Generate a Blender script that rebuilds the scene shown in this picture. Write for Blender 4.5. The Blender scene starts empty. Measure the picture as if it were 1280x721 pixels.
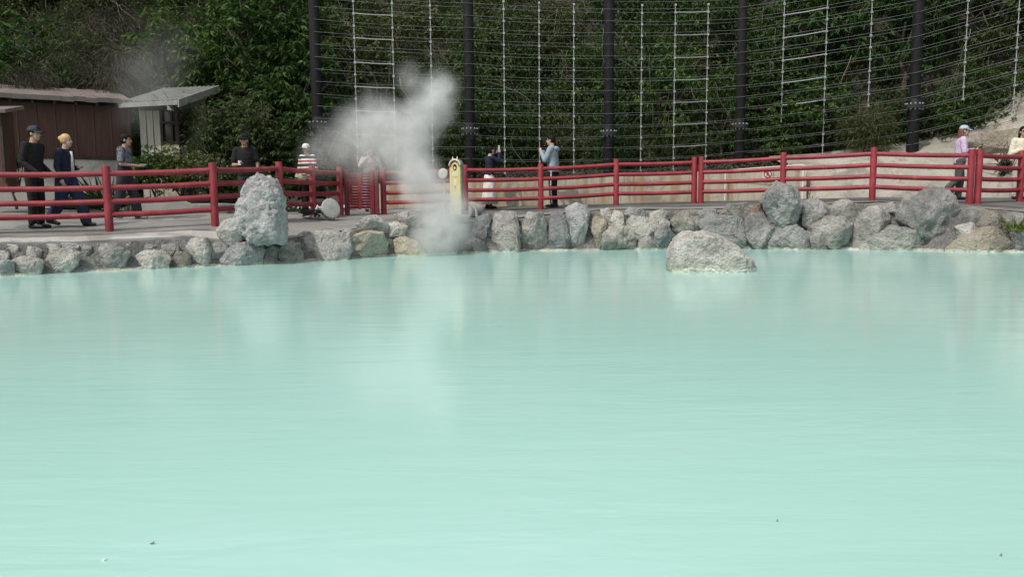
import bpy, bmesh, math, random
import numpy as np
from mathutils import Vector, Matrix, noise as mn

random.seed(7)
RNG = np.random.default_rng(11)
S = bpy.context.scene
COL = S.collection
PI = math.pi
R = math.radians

# ------------------------------------------------------------------ camera
CZ = 1.05
PITCH = math.atan(110.5 / 1000.0)
ROLL = 0.008
F_ = Vector((0, math.cos(PITCH), -math.sin(PITCH)))
R0 = Vector((1, 0, 0)); U0 = Vector((0, math.sin(PITCH), math.cos(PITCH)))
CR = R0 * math.cos(ROLL) - U0 * math.sin(ROLL)
CU = U0 * math.cos(ROLL) + R0 * math.sin(ROLL)

def at(px, py, Y):
    """point on the photograph pixel's sight line at distance Y (used to survey where things stand)"""
    d = F_ + CR * ((px - 640) / 1000.0) - CU * ((py - 360.5) / 1000.0)
    k = Y / d.y
    return Vector((d.x * k, Y, CZ + d.z * k))

def hor(px):
    return 250.0 - (px - 640) * ROLL

def at_z(px, Y, z):
    """same, but at a given height above the water"""
    py = hor(px) + (CZ - z) / Y * 1000
    p = at(px, py, Y); p.z = z
    return p

cam_d = bpy.data.cameras.new('camera')
cam = bpy.data.objects.new('camera', cam_d); COL.objects.link(cam)
M3 = Matrix((CR, CU, -F_)).transposed().to_4x4()
M3.translation = Vector((0, 0, CZ))
cam.matrix_world = M3
cam_d.sensor_fit = 'HORIZONTAL'; cam_d.sensor_width = 36; cam_d.lens = 36 * 1000 / 1280
cam_d.clip_start = 0.05; cam_d.clip_end = 2000
S.camera = cam

# ------------------------------------------------------------------ world and sun
SUN_EL = R(55)
sun_dir = Vector((-0.62, -0.66, 0)).normalized() * math.cos(SUN_EL) + Vector((0, 0, math.sin(SUN_EL)))   # towards the sun
W = bpy.data.worlds.new('World'); S.world = W; W.use_nodes = True
wn = W.node_tree; wn.nodes.clear()
sky = wn.nodes.new('ShaderNodeTexSky'); sky.sky_type = 'NISHITA'; sky.sun_disc = False
sky.sun_elevation = SUN_EL; sky.sun_rotation = math.atan2(sun_dir.x, sun_dir.y)
sky.air_density = 1.6; sky.dust_density = 3.5; sky.ozone_density = 1.0
bg = wn.nodes.new('ShaderNodeBackground'); bg.inputs['Strength'].default_value = 0.13
wo = wn.nodes.new('ShaderNodeOutputWorld')
hs = wn.nodes.new('ShaderNodeHueSaturation'); hs.inputs['Saturation'].default_value = 0.42   # a hazy, whitish sky
wn.links.new(sky.outputs[0], hs.inputs['Color']); wn.links.new(hs.outputs[0], bg.inputs[0]); wn.links.new(bg.outputs[0], wo.inputs[0])
sd = bpy.data.lights.new('sun', 'SUN'); sd.energy = 2.6; sd.angle = R(1.5); sd.color = (1.0, 0.955, 0.88)
sun = bpy.data.objects.new('sun', sd); COL.objects.link(sun)
sun.rotation_euler = (-sun_dir).to_track_quat('-Z', 'Y').to_euler()
sun.location = (-20, 0, 40)

S.view_settings.view_transform = 'Standard'; S.view_settings.look = 'None'
S.view_settings.exposure = 0.0; S.view_settings.gamma = 1.0
S.view_settings.use_curve_mapping = False
S.render.engine = 'CYCLES'
S.cycles.use_denoising = True
try: S.cycles.denoiser = 'OPENIMAGEDENOISE'
except Exception: pass
S.cycles.max_bounces = 8; S.cycles.diffuse_bounces = 3; S.cycles.glossy_bounces = 3
S.cycles.transmission_bounces = 4; S.cycles.transparent_max_bounces = 8; S.cycles.volume_bounces = 2
S.cycles.volume_step_rate = 1.0; S.cycles.volume_max_steps = 96
S.cycles.caustics_reflective = False; S.cycles.caustics_refractive = False

# ------------------------------------------------------------------ materials
def ramp(nt, fac, stops):
    n = nt.nodes.new('ShaderNodeValToRGB'); e = n.color_ramp.elements
    while len(e) < len(stops): e.new(0.5)
    for i, (p, c) in enumerate(stops):
        e[i].position = p; e[i].color = (*c, 1) if len(c) == 3 else c
    nt.links.new(fac, n.inputs[0]); return n.outputs[0]

def noise_tex(nt, scale, detail=6, rough=0.6, vec=None, dist=0.0):
    n = nt.nodes.new('ShaderNodeTexNoise'); n.inputs['Scale'].default_value = scale
    n.inputs['Detail'].default_value = detail; n.inputs['Roughness'].default_value = rough
    n.inputs['Distortion'].default_value = dist
    if vec is not None: nt.links.new(vec, n.inputs['Vector'])
    return n.outputs['Fac']

def mixc(nt, fac, a, b, mode='MIX'):
    n = nt.nodes.new('ShaderNodeMix'); n.data_type = 'RGBA'; n.blend_type = mode
    for v, k in ((fac, 0), (a, 6), (b, 7)):
        if hasattr(v, 'links'): nt.links.new(v, n.inputs[k])
        elif k == 0: n.inputs[0].default_value = v
        else: n.inputs[k].default_value = (*v, 1)
    return n.outputs[2]

def math_n(nt, op, a, b=None, clamp=False):
    n = nt.nodes.new('ShaderNodeMath'); n.operation = op; n.use_clamp = clamp
    for k, v in enumerate((a, b)):
        if v is None: continue
        if hasattr(v, 'links'): nt.links.new(v, n.inputs[k])
        else: n.inputs[k].default_value = v
    return n.outputs[0]

def base_mat(name, rough=0.7):
    m = bpy.data.materials.new(name); m.use_nodes = True
    nt = m.node_tree; b = nt.nodes['Principled BSDF']; b.inputs['Roughness'].default_value = rough
    return m, nt, b

def coords(nt, kind='Object'):
    return nt.nodes.new('ShaderNodeTexCoord').outputs[kind]

def world_pos(nt):
    return nt.nodes.new('ShaderNodeNewGeometry').outputs['Position']

def bump(nt, b, h, strength, dist=0.02):
    n = nt.nodes.new('ShaderNodeBump'); n.inputs['Strength'].default_value = strength
    n.inputs['Distance'].default_value = dist
    nt.links.new(h, n.inputs['Height']); nt.links.new(n.outputs[0], b.inputs['Normal'])

def simple(name, col, rough=0.7, var=0.25, scale=6.0, bmp=0.0, spec=0.4, metal=0.0):
    m, nt, b = base_mat(name, rough)
    f = noise_tex(nt, scale, 5, 0.65, coords(nt))
    lo = tuple(c * (1 - var) for c in col); hi = tuple(min(1, c * (1 + var)) for c in col)
    nt.links.new(ramp(nt, f, [(0.3, lo), (0.7, hi)]), b.inputs['Base Color'])
    b.inputs['Specular IOR Level'].default_value = spec; b.inputs['Metallic'].default_value = metal
    if bmp: bump(nt, b, noise_tex(nt, scale * 6, 4, 0.7, coords(nt)), bmp, 0.01)
    return m

def rock_mat(name, lo, mid, hi, crust=True, fine=1.0, warm=0.0):
    m, nt, b = base_mat(name, 0.9); p = world_pos(nt)
    b.inputs['Specular IOR Level'].default_value = 0.25
    f1 = noise_tex(nt, 2.6, 8, 0.62, p, 0.4); f2 = noise_tex(nt, 17, 6, 0.7, p)
    f = math_n(nt, 'ADD', math_n(nt, 'MULTIPLY', f1, 0.58), math_n(nt, 'MULTIPLY', f2, 0.42))
    c = ramp(nt, f, [(0.34, lo), (0.5, mid), (0.66, hi)])
    # lichen / mineral bloom patches and per-stone tint
    f3 = noise_tex(nt, 1.3, 5, 0.6, p, 0.8)
    c = mixc(nt, ramp(nt, f3, [(0.55, (0, 0, 0)), (0.68, (0.55, 0.55, 0.55))]), c, (0.46, 0.45, 0.43))
    oi = nt.nodes.new('ShaderNodeObjectInfo')
    tint = ramp(nt, oi.outputs['Random'], [(0.0, (0.78, 0.80, 0.84)), (0.5, (1.0, 0.99, 0.97)), (1.0, (1.16, 1.13, 1.06))])
    c = mixc(nt, 1.0, c, tint, 'MULTIPLY')
    # dark pits
    v = nt.nodes.new('ShaderNodeTexVoronoi'); v.inputs['Scale'].default_value = 26; nt.links.new(p, v.inputs['Vector'])
    pit = ramp(nt, v.outputs['Distance'], [(0.05, (0.5, 0.5, 0.5)), (0.28, (1, 1, 1))])
    c = mixc(nt, 0.5, c, pit, 'MULTIPLY')
    if crust:   # sinter crust just above the water line
        sx = nt.nodes.new('ShaderNodeSeparateXYZ'); nt.links.new(p, sx.inputs[0])
        h = math_n(nt, 'SUBTRACT', math_n(nt, 'SUBTRACT', sx.outputs[2], 0.022 if crust == 2 else 0.0), math_n(nt, 'MULTIPLY', noise_tex(nt, 5.5, 4, 0.7, p), 0.085))
        fac = ramp(nt, math_n(nt, 'ADD', h, 0.5), [(0.480, (1, 1, 1)), (0.498, (0, 0, 0))])
        if crust != 2: fac = math_n(nt, 'MULTIPLY', fac, ramp(nt, noise_tex(nt, 1.7, 3, .5, p), [(.42, (.1, .1, .1)), (.58, (1, 1, 1))]))
        yel = ramp(nt, noise_tex(nt, 3.0, 3, 0.5, p), [(0.48, (0.70, 0.68, 0.61)), (0.72, (0.50, 0.45, 0.24))])
        c = mixc(nt, fac, c, yel)
    nt.links.new(c, b.inputs['Base Color'])
    hgt = math_n(nt, 'ADD', math_n(nt, 'MULTIPLY', noise_tex(nt, 11 * fine, 9, 0.72, p), 1.0), math_n(nt, 'MULTIPLY', v.outputs['Distance'], 0.35))
    bump(nt, b, hgt, 1.0, 0.065)
    return m

M = {}
M['rock'] = rock_mat('boulder_grey', (0.135, 0.131, 0.126), (0.315, 0.307, 0.295), (0.51, 0.498, 0.48))
M['rock_pale'] = rock_mat('boulder_pale', (0.21, 0.204, 0.196), (0.42, 0.409, 0.395), (0.63, 0.615, 0.595))
M['rock_tan'] = rock_mat('boulder_tan', (0.19, 0.165, 0.135), (0.31, 0.28, 0.235), (0.45, 0.42, 0.36))
M['rock_dark'] = rock_mat('boulder_dark', (0.12, 0.118, 0.114), (0.235, 0.23, 0.223), (0.38, 0.372, 0.36))
M['mortar'] = rock_mat('wall_mortar', (0.10, 0.095, 0.086), (0.20, 0.19, 0.175), (0.36, 0.345, 0.32))

def pavement_mat(name, lo, hi, joints=False):
    m, nt, b = base_mat(name, 0.85); p = world_pos(nt)
    f = math_n(nt, 'ADD', math_n(nt, 'MULTIPLY', noise_tex(nt, 0.9, 6, 0.6, p, 0.6), 0.7), math_n(nt, 'MULTIPLY', noise_tex(nt, 22, 5, 0.7, p), 0.3))
    c = ramp(nt, f, [(0.32, lo), (0.66, hi)])
    st = noise_tex(nt, 0.55, 7, 0.68, p, 1.2)
    c = mixc(nt, ramp(nt, st, [(0.53, (0, 0, 0)), (0.60, (0.6, 0.6, 0.6))]), c, tuple(x * 0.55 for x in lo))
    if joints:   # rusty run-off streaks down the face
        mp = nt.nodes.new('ShaderNodeMapping'); mp.inputs['Scale'].default_value = (1.7, 1.7, .22); nt.links.new(p, mp.inputs[0])
        sk = noise_tex(nt, 1.8, 6, .65, mp.outputs[0])
        c = mixc(nt, ramp(nt, sk, [(0.50, (0, 0, 0)), (0.62, (.75, .75, .75))]), c, (0.34, 0.22, 0.11) if joints is True else (0.30, 0.27, 0.21))
        c = mixc(nt, ramp(nt, noise_tex(nt, 3.3, 6, .7, mp.outputs[0]), [(0.54, (0, 0, 0)), (0.64, (.5, .5, .5))]), c, (0.14, 0.125, 0.10))
    nt.links.new(c, b.inputs['Base Color'])
    bump(nt, b, noise_tex(nt, 40, 6, 0.7, p), 0.5 if joints else 0.35, 0.02 if joints else 0.01)
    return m
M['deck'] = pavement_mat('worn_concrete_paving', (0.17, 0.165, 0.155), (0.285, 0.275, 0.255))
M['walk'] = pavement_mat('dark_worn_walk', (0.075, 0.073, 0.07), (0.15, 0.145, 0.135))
M['cope'] = pavement_mat('brownish_coping', (0.17, 0.155, 0.13), (0.36, 0.325, 0.27))
M['kerb'] = pavement_mat('pale_kerb_concrete', (0.30, 0.29, 0.27), (0.47, 0.455, 0.42))
M['tan_conc'] = pavement_mat('tan_stained_concrete', (0.36, 0.32, 0.245), (0.56, 0.51, 0.41), True)
M['grey_conc'] = pavement_mat('grey_concrete', (0.42, 0.40, 0.36), (0.60, 0.58, 0.53))
M['spray'] = pavement_mat('sprayed_mortar', (0.22, 0.205, 0.175), (0.43, 0.405, 0.355), 2)

def soil_mat():
    m, nt, b = base_mat('leaf_litter_soil', 0.95); p = world_pos(nt)
    f = math_n(nt, 'ADD', math_n(nt, 'MULTIPLY', noise_tex(nt, 2.0, 6, 0.7, p), 0.5), math_n(nt, 'MULTIPLY', noise_tex(nt, 30, 5, 0.8, p), 0.5))
    nt.links.new(ramp(nt, f, [(0.35, (0.018, 0.016, 0.012)), (0.55, (0.05, 0.042, 0.03)), (0.70, (0.11, 0.09, 0.065))]), b.inputs['Base Color'])
    bump(nt, b, f, 1.0, 0.08); return m
M['soil'] = soil_mat()

def water_mat():
    m, nt, b = base_mat('milky_turquoise_water', 0.12); p = world_pos(nt)
    f = noise_tex(nt, 0.25, 5, 0.55, p, 1.2)
    nt.links.new(ramp(nt, f, [(0.32, (0.350, 0.585, 0.520)), (0.5, (0.372, 0.605, 0.545)), (0.68, (0.400, 0.620, 0.572))]), b.inputs['Base Color'])
    b.inputs['IOR'].default_value = 1.333; b.inputs['Specular IOR Level'].default_value = 0.27
    mp = nt.nodes.new('ShaderNodeMapping'); mp.inputs['Scale'].default_value = (0.55, 2.4, 1); mp.inputs['Rotation'].default_value = (0, 0, R(4))
    nt.links.new(p, mp.inputs[0])
    w1 = noise_tex(nt, 1.6, 3, 0.55, mp.outputs[0], 0.6)
    mp2 = nt.nodes.new('ShaderNodeMapping'); mp2.inputs['Scale'].default_value = (0.8, 2.6, 1); mp2.inputs['Rotation'].default_value = (0, 0, R(-7))
    nt.links.new(p, mp2.inputs[0])
    w2 = noise_tex(nt, 6.5, 2, 0.5, mp2.outputs[0], 0.3)
    # ripples come in patches, calmer elsewhere
    patch = ramp(nt, noise_tex(nt, 0.28, 3, 0.5, p), [(0.40, (0.25, 0.25, 0.25)), (0.62, (1, 1, 1))])
    h = math_n(nt, 'ADD', math_n(nt, 'MULTIPLY', w1, 0.55), math_n(nt, 'MULTIPLY', math_n(nt, 'MULTIPLY', w2, 0.24), patch))
    bump(nt, b, h, 0.17, 0.05)
    return m
M['water'] = water_mat()
M['bed'] = simple('silt_bed', (0.35, 0.5, 0.45), 0.9)

def red_paint():
    m, nt, b = base_mat('weathered_red_paint', 0.48); p = coords(nt)
    f = noise_tex(nt, 3.5, 7, 0.65, world_pos(nt))
    c = ramp(nt, f, [(0.3, (0.18, 0.016, 0.028)), (0.55, (0.275, 0.025, 0.037)), (0.76, (0.37, 0.08, 0.085))])
    ch = noise_tex(nt, 28, 5, 0.75, world_pos(nt))
    c = mixc(nt, ramp(nt, ch, [(0.60, (0, 0, 0)), (0.68, (0.7, 0.7, 0.7))]), c, (0.13, 0.045, 0.04))
    nt.links.new(c, b.inputs['Base Color']); bump(nt, b, noise_tex(nt, 35, 5, 0.6, world_pos(nt)), 0.25, 0.01)
    return m
M['red'] = red_paint()
M['red_dark'] = simple('old_dark_red_wood', (0.16, 0.022, 0.03), 0.6, 0.3, 9, 0.3)
M['pipe'] = simple('black_steel_pipe', (0.012, 0.0115, 0.013), 0.7, 0.3, 3, 0, .15)
M['flange'] = simple('black_steel_flange', (0.02, 0.02, 0.023), 0.5)
M['bolt'] = simple('pale_galvanised_bolt', (0.34, 0.34, 0.33), 0.5, 0.1)
M['cable'] = simple('galvanised_cable', (0.135, 0.145, 0.14), 0.75, 0.4, 2)
M['rod'] = simple('white_spacer_rod', (0.36, 0.375, 0.365), 0.5, 0.12)

def leaf_mat(name, cols, trans=0.22, rough=0.6):
    m = bpy.data.materials.new(name); m.use_nodes = True; nt = m.node_tree
    b = nt.nodes['Principled BSDF']; out = nt.nodes['Material Output']
    g = nt.nodes.new('ShaderNodeNewGeometry')
    oi = nt.nodes.new('ShaderNodeObjectInfo')
    nz = noise_tex(nt, 0.6, 4, 0.65, g.outputs['Position'])
    f = math_n(nt, 'ADD', math_n(nt, 'MULTIPLY', g.outputs['Random Per Island'], 0.36),
               math_n(nt, 'ADD', math_n(nt, 'MULTIPLY', nz, 0.50), math_n(nt, 'MULTIPLY', oi.outputs['Random'], 0.32)))
    n = len(cols)
    c = ramp(nt, f, [(0.26 + 0.58 * i / (n - 1), cc) for i, cc in enumerate(cols)])
    nt.links.new(c, b.inputs['Base Color']); b.inputs['Roughness'].default_value = rough
    b.inputs['Specular IOR Level'].default_value = 0.2
    t = nt.nodes.new('ShaderNodeBsdfTranslucent')
    nt.links.new(mixc(nt, 1.0, c, (1.1, 1.25, 0.6), 'MULTIPLY'), t.inputs[0])
    mx = nt.nodes.new('ShaderNodeMixShader'); mx.inputs[0].default_value = trans
    nt.links.new(b.outputs[0], mx.inputs[1]); nt.links.new(t.outputs[0], mx.inputs[2]); nt.links.new(mx.outputs[0], out.inputs[0])
    return m
M['leaf_broad'] = leaf_mat('laurel_leaf', [(0.014, 0.034, 0.008), (0.026, 0.060, 0.013), (0.046, 0.092, 0.020), (0.085, 0.130, 0.034)])
M['leaf_dark'] = leaf_mat('dark_scrub_leaf', [(0.012, 0.028, 0.008), (0.025, 0.052, 0.013), (0.045, 0.080, 0.021), (0.085, 0.11, 0.038)])
M['leaf_olive'] = leaf_mat('olive_scrub_leaf', [(0.016, 0.027, 0.009), (0.035, 0.050, 0.015), (0.062, 0.077, 0.026), (0.11, 0.112, 0.048)])
M['leaf_dry'] = leaf_mat('dry_grey_frond', [(0.035, 0.03, 0.022), (0.065, 0.058, 0.042), (0.11, 0.10, 0.075)], 0.1, 0.8)
M['leaf_bamboo'] = leaf_mat('pale_bamboo_leaf', [(0.014, 0.028, 0.009), (0.028, 0.048, 0.015), (0.052, 0.072, 0.028), (0.10, 0.11, 0.055)])
M['bark'] = simple('grey_brown_bark', (0.075, 0.062, 0.048), 0.95, 0.4, 8, 0.8)
M['twig'] = simple('pale_dead_twig', (0.17, 0.15, 0.115), 0.95, 0.3, 8)

# ------------------------------------------------------------------ mesh helpers
class MB:
    def __init__(self): self.v = []; self.f = []
    def add(self, vs, fs):
        o = len(self.v); self.v += [tuple(x) for x in vs]; self.f += [tuple(i + o for i in q) for q in fs]; return self
    def box(self, c, s, rot=None):
        hx, hy, hz = s[0] / 2, s[1] / 2, s[2] / 2
        vs = [Vector((x, y, z)) for x in (-hx, hx) for y in (-hy, hy) for z in (-hz, hz)]
        if rot is not None: vs = [rot @ v for v in vs]
        vs = [v + Vector(c) for v in vs]
        return self.add(vs, [(0, 1, 3, 2), (4, 6, 7, 5), (0, 4, 5, 1), (2, 3, 7, 6), (0, 2, 6, 4), (1, 5, 7, 3)])
    def hexa(self, b4, t4):
        return self.add(list(b4) + list(t4), [(3, 2, 1, 0), (4, 5, 6, 7), (0, 1, 5, 4), (1, 2, 6, 5), (2, 3, 7, 6), (3, 0, 4, 7)])
    def tube(self, pts, rad, seg=8, caps=True):
        pts = [Vector(p) for p in pts]; n = len(pts)
        if not hasattr(rad, '__len__'): rad = [rad] * n
        rings = []; ref = None
        for i in range(n):
            t = (pts[min(i + 1, n - 1)] - pts[max(i - 1, 0)])
            t = t.normalized() if t.length > 1e-9 else Vector((0, 0, 1))
            if ref is None:
                ref = Vector((0, 0, 1)) if abs(t.z) < 0.9 else Vector((1, 0, 0))
            a = (ref - t * ref.dot(t))
            if a.length < 1e-6: a = t.orthogonal()
            a.normalize(); bb = t.cross(a); ref = a
            rings.append([pts[i] + (a * math.cos(2 * PI * k / seg) + bb * math.sin(2 * PI * k / seg)) * rad[i] for k in range(seg)])
        vs = [p for r in rings for p in r]
        fs = [(i * seg + k, i * seg + (k + 1) % seg, (i + 1) * seg + (k + 1) % seg, (i + 1) * seg + k) for i in range(n - 1) for k in range(seg)]
        if caps:
            fs.append(tuple(reversed(range(seg)))); fs.append(tuple((n - 1) * seg + k for k in range(seg)))
        return self.add(vs, fs)
    def lathe(self, c, prof, seg=16, axis=None):
        """prof: list of (r, h) along axis"""
        ax = Vector(axis or (0, 0, 1)).normalized(); a = ax.orthogonal().normalized(); b = ax.cross(a); c = Vector(c)
        vs = [c + ax * h + (a * math.cos(2 * PI * k / seg) + b * math.sin(2 * PI * k / seg)) * r for r, h in prof for k in range(seg)]
        n = len(prof)
        fs = [(i * seg + k, i * seg + (k + 1) % seg, (i + 1) * seg + (k + 1) % seg, (i + 1) * seg + k) for i in range(n - 1) for k in range(seg)]
        fs.append(tuple(reversed(range(seg)))); fs.append(tuple((n - 1) * seg + k for k in range(seg)))
        return self.add(vs, fs)
    def ball(self, c, r, seg=12, ring=8, rot=None):
        if not hasattr(r, '__len__'): r = (r, r, r)
        vs = [Vector((0, 0, r[2]))]
        for i in range(1, ring):
            ph = PI * i / ring
            for k in range(seg):
                th = 2 * PI * k / seg
                vs.append(Vector((r[0] * math.sin(ph) * math.cos(th), r[1] * math.sin(ph) * math.sin(th), r[2] * math.cos(ph))))
        vs.append(Vector((0, 0, -r[2])))
        if rot is not None: vs = [rot @ v for v in vs]
        vs = [v + Vector(c) for v in vs]
        fs = [(0, 1 + k, 1 + (k + 1) % seg) for k in range(seg)]
        for i in range(ring - 2):
            for k in range(seg):
                fs.append((1 + i * seg + k, 1 + (i + 1) * seg + k, 1 + (i + 1) * seg + (k + 1) % seg, 1 + i * seg + (k + 1) % seg))
        L = len(vs) - 1; o = 1 + (ring - 2) * seg
        fs += [(L, o + (k + 1) % seg, o + k) for k in range(seg)]
        return self.add(vs, fs)
    def loft(self, rings, closed=True, caps=True):
        seg = len(rings[0]); n = len(rings)
        vs = [p for r in rings for p in r]
        kk = seg if closed else seg - 1
        fs = [(i * seg + k, i * seg + (k + 1) % seg, (i + 1) * seg + (k + 1) % seg, (i + 1) * seg + k) for i in range(n - 1) for k in range(kk)]
        if caps and closed:
            fs.append(tuple(reversed(range(seg)))); fs.append(tuple((n - 1) * seg + k for k in range(seg)))
        return self.add(vs, fs)
    def mesh(self, name, mat=None, smooth=False):
        me = bpy.data.meshes.new(name); me.from_pydata([tuple(v) for v in self.v], [], self.f)
        if mat is not None: me.materials.append(mat)
        if smooth:
            me.polygons.foreach_set('use_smooth', [True] * len(me.polygons))
        me.update(); return me
    def build(self, name, mat, parent=None, smooth=False, bevel=0.0):
        me = self.mesh(name, mat, smooth)
        if bevel:
            bm = bmesh.new(); bm.from_mesh(me)
            bmesh.ops.recalc_face_normals(bm, faces=bm.faces)
            bmesh.ops.bevel(bm, geom=list(bm.edges), offset=bevel, segments=1, affect='EDGES', clamp_overlap=True)
            bm.to_mesh(me); bm.free()
        return link(name, me, parent)

def link(name, me, parent=None):
    o = bpy.data.objects.new(name, me); COL.objects.link(o)
    if parent is not None:
        o.parent = parent
        o.matrix_parent_inverse = Matrix.Translation(-parent.location) if parent.get('_abs') else Matrix.Identity(4)
    return o

def tag(o, label=None, cat=None, group=None, kind=None):
    if label: o['label'] = label
    if cat: o['category'] = cat
    if group: o['group'] = group
    if kind: o['kind'] = kind
    return o

def empty(name, loc, label=None, cat=None, group=None, absolute=True, rz=0.0):
    """Empty at a thing's base; with absolute=True its parts are given in world coordinates"""
    o = bpy.data.objects.new(name, None); COL.objects.link(o); o.location = loc
    o.empty_display_size = 0.2
    if absolute: o['_abs'] = 1
    else: o.rotation_euler = (0, 0, rz)
    return tag(o, label, cat, group)

def smooth_interp(kn, x):
    xs = [k[0] for k in kn]; ys = [k[1] for k in kn]
    return float(np.interp(x, xs, ys))

# ------------------------------------------------------------------ the lie of the land, surveyed along the sight lines
YW = [(-60, 11.2), (0, 11.6), (150, 12.5), (300, 13.3), (400, 14.2), (500, 15.3), (640, 16.4), (760, 16.7), (880, 16.7), (1050, 16.2), (1200, 15.4), (1280, 14.9), (1400, 14.0)]
PE = [(-60, 304), (0, 303), (100, 302), (150, 299), (240, 295), (275, 299), (350, 300), (400, 292), (450, 285), (500, 281), (560, 279), (620, 276), (650, 272), (720, 264), (770, 261), (868, 261), (980, 258), (1050, 254), (1100, 252), (1200, 257), (1250, 262), (1280, 264), (1400, 268)]
YF = [(-60, 12.9), (-16, 13.1), (137, 13.7), (269, 14.4), (351, 16.0), (392, 17.4), (427, 18.5), (473, 19.0), (582, 19.2), (676, 19.3), (770, 19.4), (868, 19.25), (978, 18.2), (1090, 17.1), (1213, 16.4), (1228, 16.45), (1280, 16.6), (1400, 16.6)]
ZF = [(-60, .55), (137, .577), (269, .65), (351, .735), (392, .72), (427, .73), (473, .73), (582, .79), (676, .81), (770, .905), (868, .93), (978, .965), (1090, .99), (1213, .90), (1280, .90), (1400, .88)]
YB = [(-60, 18.4), (0, 19.0), (160, 20.4), (240, 20.4), (310, 20.4), (400, 21.0), (580, 20.5), (700, 20.5), (868, 20.6), (1000, 20.3), (1100, 19.4), (1213, 18.8), (1280, 18.6), (1400, 18.4)]
ZB = [(-60, 1.1), (0, 1.08), (160, .98), (310, .85), (400, .85), (580, .88), (700, .92), (868, .98), (1000, 1.02), (1100, 1.05), (1213, 1.03), (1280, 1.0), (1400, 1.0)]

def I(kn, px): return smooth_interp(kn, px)
def edge(px):
    Y = I(YW, px) + 0.45
    return at(px, I(PE, px), Y)
def ground_z(px, Y):
    ye = I(YW, px) + 0.45; ze = edge(px).z; yf = I(YF, px); zf = I(ZF, px); yb = I(YB, px); zb = I(ZB, px)
    return float(np.interp(Y, [ye, yf, yb], [ze, zf, zb]))
def gp(px, Y): return at_z(px, Y, ground_z(px, Y))

cols_px = list(range(-60, 1401, 20))
LEFT_X = [(-13.5, 5.5, -1, .25), (-10.5, 9.0, -.75, .65)]       # shore beyond the frame: x, y, outward direction
RIGHT_X = [(12.6, 10.5, .8, .6), (14.0, 5.5, 1, .1)]

def shore_col(px, rows):
    return [at_z(px, Y, z) for Y, z in rows]

# ground: one sheet out to the horizon, hollowed under the pond
def build_ground():
    n = 41; xs = np.concatenate([np.linspace(-400, -60, 8), np.linspace(-50, 50, 26), np.linspace(60, 400, 8)])
    ys = np.concatenate([np.linspace(-400, -40, 8), np.linspace(-30, 60, 26), np.linspace(70, 500, 8)])
    v = [(x, y, -1.2) for y in ys for x in xs]; w = len(xs)
    f = [(j * w + i, j * w + i + 1, (j + 1) * w + i + 1, (j + 1) * w + i) for j in range(len(ys) - 1) for i in range(w - 1)]
    tag(MB().add(v, f).build('ground', M['bed']), kind='structure')
build_ground()

wm = MB().add([(-32, -14, 0), (32, -14, 0), (32, 18.8, 0), (-32, 18.8, 0)], [(0, 1, 2, 3)])
tag(wm.build('water', M['water']), kind='structure')

def strip(name, mat, rows_fn, cols, smooth=True, kind='structure', nz=0.0):
    rings = []
    for c in cols:
        r = rows_fn(c)
        rings.append([Vector(p) + (Vector((0, 0, nz * mn.noise(Vector(p) * 1.3))) if nz else Vector()) for p in r])
    mb = MB().loft(rings, closed=False)
    mb.f = [tuple(reversed(f)) for f in mb.f]
    o = mb.build(name, mat, smooth=smooth)
    return tag(o, kind=kind)

def extra(rowset, side):
    """continue a strip beyond the frame: rows as (offset outward, z)"""
    out = []
    for x, y, dx, dy in side:
        d = Vector((dx, dy, 0)).normalized()
        out.append([Vector((x, y, 0)) + d * o + Vector((0, 0, z)) for o, z in rowset])
    return out

def deck_rows(px):
    e = edge(px); yf = I(YF, px); yb = I(YB, px)
    r = [e]
    for t in (0.12, 0.35, 0.7, 1.0):
        Y = e.y + (yf - e.y) * t; r.append(gp(px, Y))
    for t in (0.2, 0.45, 0.7, 1.0):
        Y = yf + (yb - yf) * t; r.append(gp(px, Y))
    r.append(at_z(px, yb + 1.6, I(ZB, px) + 0.02))
    return r
def deck_build():
    offs = [(0, .5), (.2, .5), (.5, .52), (1.0, .55), (1.6, .58), (2.6, .7), (3.8, .85), (4.8, .95), (6, 1.0), (8, 1.05)]
    rings = extra(offs, LEFT_X) + [deck_rows(px) for px in cols_px] + extra(offs, RIGHT_X)
    rings = [[p + Vector((0, 0, 0.012 * mn.noise(p * 0.8))) for p in r] for r in rings]
    mb = MB().loft(rings, closed=False); mb.f = [tuple(reversed(f)) for f in mb.f]
    o = mb.build('pavement', M['deck'], smooth=True)
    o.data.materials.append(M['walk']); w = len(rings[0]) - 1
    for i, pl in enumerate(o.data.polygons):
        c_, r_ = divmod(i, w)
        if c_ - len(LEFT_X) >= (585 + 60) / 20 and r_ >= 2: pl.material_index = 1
    tag(o, kind='structure')
deck_build()

# pale kerb along the edge of the paving
def kerb_build():
    def ring(px):
        e = edge(px); k = gp(px, e.y + 0.36)
        n = 0.012 * mn.noise(Vector((px * 0.05, 0, 0))) + .006 * mn.noise(Vector((px * .31, 3, 0)))
        back = gp(px, e.y + 0.40)
        return [e + Vector((0, -0.03, -0.10)), e + Vector((0, -0.03, 0.005 + n)), e + Vector((0, 0.0, 0.022 + n)), k + Vector((0, 0, 0.02 + n)), back + Vector((0, 0, -0.02))]
    for a, b, mt in ((-60, 288, 'kerb'), (282, 1400, 'cope')):
        rings = [ring(px) for px in range(a, b + 1, 6)]
        if mt == 'cope': rings = [[p + Vector((0, .05 * mn.noise(p * 3) + .02, -.035 + .02 * mn.noise(p * 6))) for p in r] for r in rings]
        mb = MB().loft(rings, closed=False); mb.f = [tuple(reversed(f)) for f in mb.f]
        tag(mb.build('kerb', M[mt], smooth=False), kind='structure')
kerb_build()

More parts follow.
